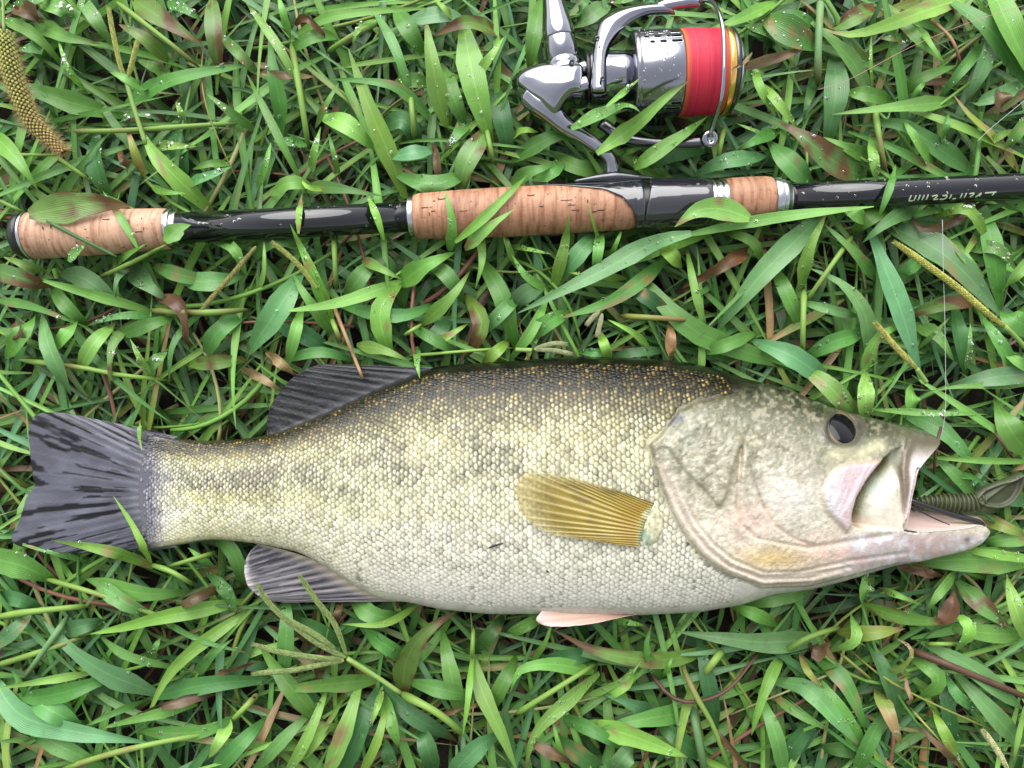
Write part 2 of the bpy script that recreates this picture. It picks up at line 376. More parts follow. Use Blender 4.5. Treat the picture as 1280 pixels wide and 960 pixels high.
# ---------------------------------------------------------------- ground
def soil_material():
    m, t, b = mat_new('soil')
    tc = N(t, 'ShaderNodeTexCoord')
    n1 = N(t, 'ShaderNodeTexNoise', Scale=90.0, Detail=8.0, Roughness=0.65); t.links.new(tc.outputs['Object'], n1.inputs['Vector'])
    n2 = N(t, 'ShaderNodeTexNoise', Scale=2.5, Detail=6.0, Roughness=0.7); t.links.new(tc.outputs['Object'], n2.inputs['Vector'])
    r = N(t, 'ShaderNodeValToRGB'); e = r.color_ramp.elements
    e[0].position = 0.3; e[0].color = (0.008, 0.006, 0.004, 1); e[1].position = 0.7; e[1].color = (0.035, 0.022, 0.013, 1)
    t.links.new(n1.outputs['Fac'], r.inputs[0])
    g = N(t, 'ShaderNodeValToRGB'); e = g.color_ramp.elements
    e[0].position = 0.35; e[0].color = (0.03, 0.06, 0.015, 1); e[1].position = 0.7; e[1].color = (0.09, 0.16, 0.04, 1)
    t.links.new(n1.outputs['Fac'], g.inputs[0])
    ln = N(t, 'ShaderNodeVectorMath', operation='LENGTH'); t.links.new(tc.outputs['Object'], ln.inputs[0])
    mr = N(t, 'ShaderNodeMapRange'); mr.inputs['From Min'].default_value = 0.45; mr.inputs['From Max'].default_value = 0.7
    t.links.new(ln.outputs['Value'], mr.inputs['Value'])
    mx = N(t, 'ShaderNodeMix', data_type='RGBA'); t.links.new(mr.outputs[0], mx.inputs[0])
    t.links.new(r.outputs[0], mx.inputs[6]); t.links.new(g.outputs[0], mx.inputs[7]); t.links.new(mx.outputs[2], b.inputs['Base Color'])
    b.inputs['Roughness'].default_value = 0.85
    bp = N(t, 'ShaderNodeBump', Strength=0.8, Distance=0.004); t.links.new(n1.outputs['Fac'], bp.inputs['Height']); t.links.new(bp.outputs[0], b.inputs['Normal'])
    return m
def build_ground():
    a = np.concatenate([[-60, -20, -12, -6, -3, -2, -1.2, -0.8], np.linspace(-0.6, 0.6, 60), [1, 2, 6, 20, 60]])
    X, Y = np.meshgrid(a, a, indexing='ij')
    Z = np.where(np.hypot(X, Y) < 0.9, (fbm(X * 1000, Y * 1000, 60) - 0.5) * 0.012, 0)
    v = np.stack([X, Y, Z], -1).reshape(-1, 3)
    v[:, 2] += np.maximum(-v[:, 1] - 0.8, 0) * 0.9 * np.clip((12 + v[:, 1]) * 10, 0, 1) + np.where(v[:, 1] < -12, 10, 0)      # unseen bank, added behind the camera to darken reflections
    o = mesh('soil', v, grid_faces(len(a), len(a)), soil_material()); tag(o, 'dark damp soil under the grass', 'soil', kind='structure')
build_ground()

# ---------------------------------------------------------------- leaves
PAL = dict(g=(0.085, 0.218, 0.044), b=(0.150, 0.318, 0.056), d=(0.048, 0.138, 0.038), p=(0.095, 0.225, 0.08), y=(0.18, 0.25, 0.05),  # p carries a bluish wet sheen in the colour itself
           m=(0.10, 0.20, 0.042), r=(0.088, 0.050, 0.024), o=(0.25, 0.16, 0.075))
BROWN = np.array((0.10, 0.050, 0.020)); TAN = np.array((0.27, 0.185, 0.08))
ACR = np.array([-1, -0.52, 0, 0.52, 1.0])
def leaf_profile(s, kind):
    if kind == 'M': return np.clip(np.minimum(s + 0.02, 1.02 - s) * 2.3, 0.0, 1) ** 0.8
    f = np.clip((s + 0.05) / 0.40, 0, 1) ** 0.65 * np.clip((1.0 - s) / 0.72, 0, 1) ** 0.85
    return f
def leaf_geo(c, wd, kind='L', fold=0.22, roll=0.0, ns=13, wave=0.0, seed=0.0):
    """blade along centre line c (n,3), full width wd metres; returns verts, uv, across/along params"""
    c = spline(c, ns); t, a, b = frames(c); s = np.linspace(0, 1, ns); h = 0.5 * wd * leaf_profile(s, kind) * (1 + 0.07 * np.sin(s * 17 + seed * 3) * np.sin(s * 7 + seed))
    ro = roll * np.sin(s * 2.2 + seed); ca, sa = np.cos(ro)[:, None], np.sin(ro)[:, None]
    a2 = a * ca + b * sa; b2 = b * ca - a * sa
    lift = fold * np.abs(ACR) ** 1.3
    v = c[:, None] + h[:, None, None] * (ACR[None, :, None] * a2[:, None] + lift[None, :, None] * b2[:, None])
    if wave: v[:, :, 2] += wave * wd * np.sin(s * 9 + seed)[:, None] * ACR[None, :] * np.sin(math.pi * s)[:, None]
    uv = np.stack(np.broadcast_arrays(ACR[None, :], s[:, None]), -1)
    return v.reshape(-1, 3), uv.reshape(-1, 2)
def leaf_color(v, uv, code, rnd):
    base = np.array(PAL[code]) * rnd.uniform(0.82, 1.2) * np.array([rnd.uniform(0.85, 1.2), 1, rnd.uniform(0.8, 1.25)])
    c = np.broadcast_to(base, (len(v), 3)).copy(); u, s = uv[:, 0], uv[:, 1]; X, Y = v[:, 0] * 1000, v[:, 1] * 1000
    c *= (0.9 + 0.25 * fbm(X, Y, 14, 2))[:, None]
    c = c * (1 + 0.25 * np.clip(0.25 - s, 0, 1)[:, None] * np.array([2.0, 1.4, 0.6]))       # paler sheath end
    if code in 'gbdpy' and rnd.random() < 0.2:                 # a few scars
        k = smooth(0.66, 0.74, fbm(X + 50 * rnd.random(), Y, 5, 2)); c += k[:, None] * (TAN * 0.8 - c) * 0.9
    if code in 'gbdp' and rnd.random() < 0.22:                 # withered tip
        k = smooth(0.78, 1.0, s + 0.1 * (fbm(X, Y, 4) - 0.5)); c += k[:, None] * (BROWN - c)
    if code in 'my':
        k = smooth(0.60, 0.70, fbm(X, Y, 7, 3) + 0.32 * np.clip(s - 0.45, 0, 1) + 0.10 * np.abs(u)); c += k[:, None] * ((BROWN if code == 'm' else TAN) - c)
        e = smooth(0.74, 0.98, s + 0.2 * (fbm(X, Y, 5) - 0.5)); c += e[:, None] * ((BROWN * 0.6 + TAN * 0.4) - c)
    if code in 'ro':
        k = fbm(X, Y, 4, 3)[:, None]; c = c * (0.45 + 1.1 * k); c += smooth(0.55, 0.8, fbm(X + 90, Y, 8))[:, None] * (TAN * 0.8 - c) * 0.5
    return np.clip(c, 0.002, 1)
LF = np.array(grid_faces(13, 5))
def press(v, over=False, gap=0.0006):
    """lay leaf points under (or over) the fish, rod and reel"""
    lo, hi = obstacle(v[:, 0], v[:, 1])
    if over: k = ~np.isnan(hi); v[k, 2] = np.maximum(v[k, 2], hi[k] + gap)
    else: k = ~np.isnan(lo); v[k, 2] = np.minimum(v[k, 2], np.maximum(lo[k] - gap, 0.001))
    return v

def grass_mass():
    """everything below the leaves one can pick apart: short blades, stalks and dead thatch, too many to count"""
    rnd = random.Random(5); V = []; U = []; C = []; F = []; n = 0
    def blade(x, y, z0, ang, L, wd, el, droop, code, **kw):
        nonlocal n
        s = np.linspace(0, 1, 6); bend = kw.get('bend', 0)
        a = ang + bend * s; e = el - droop * s
        st = L / 5
        dx = np.cumsum(np.r_[0, np.cos(a[:-1]) * np.cos(e[:-1]) * st]); dy = np.cumsum(np.r_[0, np.sin(a[:-1]) * np.cos(e[:-1]) * st])
        dz = np.cumsum(np.r_[0, np.sin(e[:-1]) * st])
        c = np.stack([x + dx, y + dy, np.clip(z0 + dz, 0.002, kw.get('cap', 0.030))], -1)
        v, uv = leaf_geo(c, wd, 'L', rnd.uniform(0.05, 0.4), rnd.uniform(-0.7, 0.7), 13, 0.12, rnd.random() * 6)
        V.append(v); U.append(uv); C.append(leaf_color(v, uv, code, rnd) * kw.get('tone', 0.80)); F.append(LF + n); n += len(v)  # default tone darkens the undergrowth: shade between leaves put into the colour
    X0, X1, Y0, Y1 = -0.40, 0.40, -0.33, 0.33
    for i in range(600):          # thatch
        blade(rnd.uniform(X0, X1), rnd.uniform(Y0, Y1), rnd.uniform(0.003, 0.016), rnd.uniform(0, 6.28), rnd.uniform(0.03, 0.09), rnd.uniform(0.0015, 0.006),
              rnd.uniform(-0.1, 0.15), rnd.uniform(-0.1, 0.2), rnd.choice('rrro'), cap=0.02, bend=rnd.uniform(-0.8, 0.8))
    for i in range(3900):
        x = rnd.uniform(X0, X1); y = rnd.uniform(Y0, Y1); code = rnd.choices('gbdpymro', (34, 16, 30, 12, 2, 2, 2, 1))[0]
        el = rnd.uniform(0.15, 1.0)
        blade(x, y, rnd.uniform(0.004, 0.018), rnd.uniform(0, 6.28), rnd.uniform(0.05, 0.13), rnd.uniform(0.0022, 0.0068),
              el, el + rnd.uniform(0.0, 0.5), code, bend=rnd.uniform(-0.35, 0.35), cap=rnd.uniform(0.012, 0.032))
    for i in range(1300):         # long narrow blades lying over the mat
        x = rnd.uniform(X0, X1); y = rnd.uniform(Y0, Y1); code = rnd.choices('gbdpyo', (36, 34, 10, 14, 3, 3))[0]; el = rnd.uniform(0.1, 0.5)
        blade(x, y, rnd.uniform(0.016, 0.028), rnd.uniform(0, 6.28), rnd.uniform(0.06, 0.13), rnd.uniform(0.0022, 0.0056),
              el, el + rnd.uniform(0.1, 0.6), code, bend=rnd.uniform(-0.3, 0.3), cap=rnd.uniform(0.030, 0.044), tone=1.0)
    v = np.vstack(V); lo, hi = obstacle(v[:, 0], v[:, 1]); k = ~np.isnan(lo); v[k, 2] = np.minimum(v[k, 2], np.maximum(lo[k] - 0.0008, 0.001))
    o = mesh('grass', v, np.vstack(F), M['leaf'], None, np.vstack(C), np.vstack(U))
    tag(o, 'dense mat of short wet crabgrass covering the ground', 'grass', kind='stuff')
    mb = MB(); 
    for i in range(650):
        x = rnd.uniform(X0, X1); y = rnd.uniform(Y0, Y1); a = rnd.uniform(0, 6.28); L = rnd.uniform(0.04, 0.11); z = rnd.uniform(0.008, 0.030); b = rnd.uniform(-0.6, 0.6)
        s = np.linspace(0, 1, 6); c = np.stack([x + L * s * np.cos(a + b * s), y + L * s * np.sin(a + b * s), z + 0.012 * np.sin(s * 3) * rnd.random()], -1)
        c = spline(c, 9); press(c, gap=0.002)
        tv, tf = tube(c, np.linspace(1, 0.7, 9) * rnd.uniform(0.0006, 0.0016), 6)
        cc = np.array(rnd.choice([PAL['b'], PAL['b'], PAL['y'], PAL['g'], (0.30, 0.30, 0.12), (0.20, 0.09, 0.06)]))
        mb.add(tv, tf, cc * rnd.uniform(0.7, 1.1))
    o = mb.build('grass_stalks', M['seed']); tag(o, 'pale creeping stalks matted beneath the grass leaves', 'grass', kind='stuff')
grass_mass()
# ---------------------------------------------------------------- leaves and stalks that can be picked apart, measured one by one
# kind (L base first, T tip first, M both ends hidden, S stalk)  colour  width  x,y points  [o = lies over fish, rod or reel]
TRACE = """
L g 24 148,147 175,120 225,97 322,79
L g 27 150,145 88,128 38,112 -8,107
T b 26 172,155 195,195 235,236 264,264
L m 31 168,0 215,32 255,57
T m 20 148,30 180,48 211,76
S b 8 145,2 207,50 250,85
M g 17 103,0 122,28 138,54
L g 23 45,28 82,46 127,55
M g 15 5,26 42,42 72,75
S b 8 78,164 155,163 320,152
L p 13 152,150 175,143 201,150
M d 25 122,174 120,210 138,245
T y 15 158,158 170,195 182,226
L b 15 195,182 247,183
M d 27 216,160 225,195 232,226
T g 13 256,115 288,140 324,167
S y 2.6 255,55 252,100 265,155 302,238
L b 25 -8,168 22,200 48,238
S b 5 -2,193 75,194
S b 6 72,197 116,228
T b 13 220,127 235,160
T g 19 172,75 195,85 212,98
T b 13 135,88 160,100 186,115
T g 7 46,98 62,130 77,163
T b 9 72,47 85,85 110,118
M m 23 266,8 268,50 273,82
L g 21 211,0 254,26
M g 15 282,50 319,88
M g 24 55,4 80,12 92,30
T g 14 240,212 262,205 292,205
L p 20 232,232 262,220 290,208
L b 11 190,232 205,240 238,242
M g 18 20,10 50,-4 75,-8
T g 22 22,62 46,60 60,72
L b 13 365,48 402,25 457,15 544,10
L b 13 363,50 355,20 347,-8
S b 10 364,55 374,110 386,186
M b 12 320,20 350,62 375,112
T g 21 336,40 342,90 350,130 352,170
T b 27 435,60 460,130 485,190 507,248
T b 25 532,23 540,75 550,130 558,157
T m 23 541,45 585,28 630,45
M b 35 582,44 592,100 609,162
S b 8 608,160 617,205
T b 15 630,46 610,75 590,103
S d 6 640,28 617,85 588,157
L g 21 588,146 570,170 555,191
M m 29 577,236 582,205 604,170
M d 27 617,112 627,145 635,188
M b 25 407,148 432,155 459,178
M g 13 472,22 493,58 513,116
S b 9 513,115 518,174
L g 15 548,161 530,140 490,107 410,98
T g 11 424,103 408,130 394,160
T b 13 401,158 393,190 388,222
M g 11 319,113 345,165 376,226
L g 19 384,179 341,176
L b 11 322,236 332,205 339,177
M p 21 494,195 537,188
M g 23 504,220 540,230 577,219
M g 23 556,92 568,125 579,152
S b 9 472,28 440,45 409,65
M b 19 345,240 362,228 386,232
L g 17 372,238 410,234 478,245
M g 23 499,18 518,48 529,66
M p 23 514,25 560,18 582,29
T b 13 543,-2 562,18 573,31
M g 19 367,60 395,45 419,47
T b 9 375,222 385,234 410,237
M g 18 495,105 520,100 538,108
T g 9 410,165 418,195 424,228
T b 12 440,62 446,40 470,24
M d 26 480,160 505,150 520,175
L b 22 746,192 795,156 830,124 863,99 o
L b 20 793,210 835,181 865,161 886,144 o
L b 17 714,161 747,143 785,132 801,141 o
L b 8 758,133 780,115 803,95 o
L b 23 737,172 760,150 779,134 o
L b 10 771,194 802,185
M d 21 804,211 840,192 873,190
T b 13 790,195 806,219
L g 23 640,201 672,180 708,168 736,196
M g 21 697,194 715,207 747,214
L g 19 639,229 662,215 694,206
L b 15 640,172 655,163 674,165
M g 23 675,10 668,45 663,78
L g 17 717,26 737,-3
M p 23 721,31 757,6
T b 19 874,41 920,26 968,3
L g 31 970,44 931,31
M b 13 944,86 949,108 964,134
T g 19 920,189 950,173 970,164
M p 21 877,215 905,202 944,197
L b 7 958,169 920,154
S b 8 905,160 897,200
L g 22 762,2 790,-4 800,-12
M g 20 700,200 690,216 670,222
L b 24 1212,-4 1160,12 1110,31 1060,44 1024,33
T g 23 997,14 1035,45 1068,80 1093,132
S b 9 1093,130 1097,160 1107,217
T b 19 1039,143 1110,135 1194,126
T b 8 1089,44 1088,80 1091,122
S p 12 1026,-5 1023,60 1022,108
M g 33 958,23 985,38 1018,56
M g 15 960,22 995,19 1022,36
M d 29 1042,72 1045,115 1034,174
T d 19 1004,152 1010,125 1019,93
T m 38 971,151 1005,172 1040,200 1082,224
M b 14 957,110 975,132 991,152
L g 19 1104,3 1140,42 1181,79
L g 17 1119,126 1148,100 1197,81
M g 27 1188,3 1228,28 1255,60 1277,98
M b 38 1243,-8 1262,35 1284,84
M p 25 1243,42 1230,80 1211,122
M g 15 1226,60 1200,90 1177,119
T y 16 1190,116 1212,145 1240,170 1273,214
L b 13 1224,183 1268,161
T b 21 1128,149 1145,175 1166,212
T g 27 1066,157 1125,155 1165,180 1217,216
M b 15 1089,178 1096,222
L g 19 1088,198 1029,171
M g 27 968,184 1011,227
T g 13 1186,138 1182,160 1174,184
L b 13 1146,31 1165,58 1181,79
L m 17 1137,50 1096,47
M m 23 1044,34 1087,11
M g 20 1060,115 1085,118 1108,124
T g 12 1160,100 1148,112 1138,135
M p 20 1220,128 1250,118 1270,108
M g 18 1255,190 1268,170 1284,150
L m 40 36,268 85,259 125,254 165,258 o
S d 6 58,276 100,298 146,321 o
S b 6 -2,250 36,269
L b 13 86,327 95,315 108,305 o
L b 14 137,337 160,318 184,304 o
L g 23 207,303 222,287 239,281 o
S b 7 124,347 165,328 208,306 o
L g 10 188,321 215,312 244,301
T p 27 213,378 185,357 164,334
M p 30 83,345 105,348 142,377
T b 15 38,346 112,367 190,389
S b 10 188,388 250,391 312,387
T g 11 106,408 150,395 208,395
M g 18 154,418 180,408 212,398
T g 11 211,482 215,435 235,405 257,390
M g 23 259,442 272,415 302,396
M p 25 233,350 262,352 292,347
M b 15 269,302 292,310 304,337
T p 10 142,374 147,348 166,332
M b 21 102,459 115,432 136,411
T m 15 137,482 140,435 161,404
M p 25 55,405 62,435 81,477
M g 19 66,360 85,385 108,404
M b 19 69,433 93,404
L g 13 -6,375 40,383 108,409
M m 25 -6,338 56,357
T b 13 4,321 62,343
S b 8 24,450 105,460 145,468 212,476
T b 10 162,422 175,448 193,475
M g 15 184,461 206,439
M m 19 243,455 299,450
M g 24 12,440 25,420 40,400
M g 20 200,335 230,345 260,350
T b 19 362,279 385,328 416,402 o
S b 8 415,400 426,428
T b 9 378,240 374,265 373,292 o
T b 17 350,390 425,378 502,351
L b 27 498,356 530,333 569,315
T b 15 557,239 565,280 562,314 o
T b 13 660,218 605,272 569,303 o
T b 10 128,238 150,270 172,310 o
T b 9 455,236 470,268 480,300 o
T g 10 1120,205 1112,235 1100,268 o
T b 8 735,252 742,280 752,315 o
T b 17 643,261 610,285 581,311 o
L b 13 596,281 603,322 594,362
T b 9 626,264 632,297 644,333
M b 25 496,361 475,390 486,437
M g 19 438,385 480,394 515,392 539,381
T b 19 588,338 565,370 527,406
S b 6 527,406 505,419
M g 23 436,367 455,340 471,329
L b 15 453,324 480,338 502,349
T b 17 366,342 382,370 416,417
M p 31 318,430 345,390 371,349
M d 27 341,399 375,415 411,438
M g 15 364,448 400,440 433,448
L b 17 446,431 480,438 512,451
L b 10 521,433 522,455 525,474 o
S b 5 511,445 595,438 642,435
L b 15 530,436 560,420 586,404
M g 15 519,411 566,438
M p 19 606,413 625,392 647,371
M g 25 604,331 628,372 641,422
M b 15 607,451 620,440 632,429
T b 9 330,296 330,340 321,367
M g 17 321,321 340,302 373,305
M d 17 466,309 485,330 501,346
M b 15 376,389 368,420 361,449
M m 23 587,377 602,405 589,434
S b 8 417,292 420,362
M g 20 540,330 560,345 575,370
M d 22 560,400 540,425 525,440
L p 26 864,292 815,305 740,345 644,393 o
M b 15 1066,261 1000,268 935,278 862,293 o
L b 31 937,273 905,262 872,263 843,284 o
L g 21 832,324 800,352 760,378 696,399
M g 29 789,334 830,380 880,420 967,451
T b 17 712,267 705,310 691,363 o
L b 13 686,363 657,345 639,317
M p 24 643,388 650,372 674,359
M p 23 707,341 725,315 746,294
M b 14 744,336 748,312 750,291
T b 8 779,284 770,305 761,327
M b 19 831,309 849,329
M p 30 1027,269 985,310 950,345 911,394
M g 14 909,292 940,302 951,327
T g 8 847,384 892,356
M b 15 644,441 665,412 679,384
T b 10 759,399 790,415 811,433
M b 13 751,419 761,447
S y 9 774,395 867,400
M b 11 861,324 870,370 881,407
M g 11 729,440 762,442
M d 13 766,445 800,440 828,438
T b 10 707,340 745,345 783,348
T b 8 691,318 639,307
M d 20 780,360 810,372 835,395
M g 18 880,440 905,432 935,420
M g 22 660,420 690,400 710,392
T b 19 1033,267 1010,315 1000,364
T p 24 1077,304 1110,277 1147,254
M g 21 1069,289 1090,270 1114,259
M b 17 1059,257 1081,276
T g 17 1029,279 1067,315 1097,352
T p 26 1009,334 1052,355 1082,395 1087,457
L b 17 1078,472 1095,425 1134,402
M p 32 1090,294 1110,345 1130,400 1146,457
L p 40 1108,282 1160,305 1205,340 1252,397
L g 19 1141,404 1172,420 1193,452
M g 19 1121,346 1151,324
M g 23 1006,449 1035,430 1071,419
M p 13 1007,379 1062,393
M p 29 953,431 990,445 1027,472
M g 21 969,337 985,370 999,404
S b 9 1005,362 1003,444
S b 8 1066,294 1004,382
L g 19 1201,308 1248,312 1273,342
M g 27 1227,260 1240,305 1248,367
M b 15 1179,269 1210,262 1229,292
T b 11 1192,347 1205,320 1227,284
T b 19 1231,347 1205,320 1184,289
M b 15 1257,359 1287,324
T b 10 1213,404 1212,435 1207,462
M p 25 1198,481 1240,472 1292,467
M g 27 1254,391 1292,413
M d 23 1194,389 1200,425 1206,460
M m 19 1139,393 1180,380 1217,378
T b 8 1188,396 1146,438
M b 15 1257,442 1287,461
M g 17 1229,399 1250,430 1269,464
M b 27 1009,464 1033,480 1062,510
M b 23 1083,472 1082,497 1082,520
L g 25 1128,516 1180,540 1228,594
T b 9 1235,518 1160,516 1094,512
M b 11 1160,482 1210,515 1264,551
T b 11 1153,493 1190,484 1287,480
M g 31 1249,510 1265,540 1283,563
M b 21 1140,486 1142,514
M g 17 1169,571 1195,595 1217,619
T g 13 1234,608 1210,595 1146,589
M b 9 1159,571 1220,575 1287,577
T y 18 1286,672 1260,660 1222,644
M g 36 1155,702 1210,699 1270,701
M b 13 1203,687 1287,699
M g 21 1228,678 1287,671
M d 20 1225,600 1250,620 1280,625
M g 35 -18,698 20,705 59,722
S b 8 52,722 120,742 190,767 226,788
T g 9 322,819 250,800 190,767
T b 19 63,675 115,684 160,695 192,709 o
S b 8 190,706 215,715 242,731
T b 11 141,619 162,650 178,680 189,704 o
T g 9 11,676 75,692 113,704
T b 9 178,565 174,545 176,523 o
T b 21 110,793 155,784 205,771 307,751
T p 30 54,776 85,808 130,840 202,869
T b 17 179,908 210,845 255,802 322,756
M d 23 204,869 262,855 332,850
L p 34 -8,846 20,890 80,912 192,929
T g 17 14,836 46,884
L b 11 120,840 60,850 -6,861
M g 25 28,871 70,868 130,849
S b 9 -5,832 50,815 112,794
S b 10 -5,772 35,765 114,757
S p 9 86,769 31,847
M p 19 -6,806 15,790 36,769
T b 14 124,911 185,895 247,881
T g 10 104,909 145,890 184,874
S b 9 78,961 140,942 200,928 267,916
M g 21 193,915 250,915 292,897
S b 9 322,868 290,901
L b 19 290,899 275,925 261,947
M g 23 322,908 290,940 268,964
M g 23 48,919 100,945 137,964
T g 10 -2,927 57,922
M g 25 38,874 97,906
M g 23 128,729 180,742 224,740
M p 23 129,734 160,755 187,766
M d 21 78,789 127,777
T g 19 201,796 184,827
M g 13 131,799 160,820 214,833
T g 15 292,798 270,815 243,844
M g 23 267,674 292,690 301,722
T b 13 234,684 267,710
S b 7 271,690 211,708
M g 20 262,720 285,740 290,765
M d 20 0,745 25,750 50,760
T g 25 342,863 405,856 474,849
S y 7 432,823 500,865
S b 12 499,866 545,890 582,919
M d 23 481,859 510,890 554,916
T m 31 573,763 535,787 508,825 503,870
M g 23 555,799 562,835 573,882
L b 23 590,818 603,865 628,920 647,965
S b 7 590,822 592,782
T b 9 578,922 585,875 590,823
M g 23 457,789 480,805 504,821
M g 23 444,751 470,770 497,768
T b 10 426,780 480,780 524,755
M g 21 358,750 358,790 355,837
M g 23 334,819 360,855 397,897
M g 17 324,957 358,920 387,891
M b 15 361,962 385,920 404,873
T b 7 379,950 403,915 429,874
M b 23 411,962 430,915 446,866
M d 27 429,964 452,905 471,864
T b 10 461,912 473,880 478,858
T g 21 499,937 488,900 478,866
M b 13 454,962 472,925 481,888
M b 23 379,941 400,915 422,909
M g 21 519,854 592,871
M d 23 369,777 432,803
M p 29 570,962 600,932 620,922
M g 21 614,882 642,828
M d 19 599,809 627,774
M d 25 527,911 541,957
M d 19 479,924 491,962
T m 23 688,785 750,815 830,825 892,809
T b 8 693,766 682,802 664,829
L b 20 742,840 690,830 650,838 638,866
L b 21 749,841 710,875 670,915 656,962
S b 9 644,893 700,858 746,829
T b 10 803,824 780,850 726,874
M b 19 754,866 780,855 791,837
T p 20 752,866 790,880 817,893
T g 26 748,911 800,900 864,889
L b 30 736,904 790,920 860,947
L g 21 696,894 740,912 784,941
L b 14 880,839 862,870 848,930 846,967
S b 12 903,813 880,843
T g 15 815,779 808,812 827,850
T b 9 841,819 831,847
T p 29 843,789 900,797 960,803 1028,797
S b 8 852,830 870,870 890,905 913,964
S p 13 865,882 881,964
T b 18 939,920 950,880 965,840 981,814
M d 21 875,806 885,850 893,897
T b 11 806,782 763,773
M g 17 639,791 678,771
T b 11 689,894 706,962
M d 27 699,924 747,960
M p 27 769,960 792,933
M d 21 679,826 742,817
M b 17 920,761 945,768 964,779
M g 25 938,752 990,741 1012,735
T b 7 863,763 855,770 847,784
M d 25 824,904 872,942
S b 9 980,815 1010,797 1049,784
L p 25 966,852 1008,860 1042,895 1078,937
L g 23 1017,819 1047,842 1068,875 1082,914
T y 11 1031,861 1010,840 999,814
T g 13 1041,915 998,892 964,867
M g 25 1021,849 1045,882 1076,934
L y 21 1046,790 1085,791 1132,786
M b 15 1047,811 1070,799 1065,774
L m 21 1079,756 1130,772 1192,779
T b 19 1159,764 1175,740 1194,717
L m 25 1194,724 1222,752 1265,787
M g 23 1179,780 1222,790 1274,793
M b 17 1194,767 1212,787 1197,809
S b 7 1199,805 1156,805
M p 25 1164,809 1210,832 1259,871
L y 13 1097,846 1130,831 1140,812 1119,797
L y 21 1094,859 1110,890 1126,931
S y 3.4 1060,810 1095,840 1150,872 1282,931
S y 3.4 1135,882 1208,962
S y 5 1045,812 1093,853
M d 25 1089,809 1115,860 1120,897
M p 25 1199,847 1230,880 1268,922
M g 15 1184,844 1197,870 1222,883
M g 19 1149,871 1175,850 1144,827
T b 13 1267,952 1275,910 1283,878
M g 21 954,879 970,920 979,964
M d 27 979,957 1005,915 1032,904
M d 21 1026,935 1080,938
M g 23 1074,957 1095,910 1112,888
M b 15 1169,893 1196,947
M d 19 1178,844 1191,922
M b 21 1261,728 1270,762 1281,792
T b 9 1152,756 1097,734
M b 21 1080,747 1085,723
"""
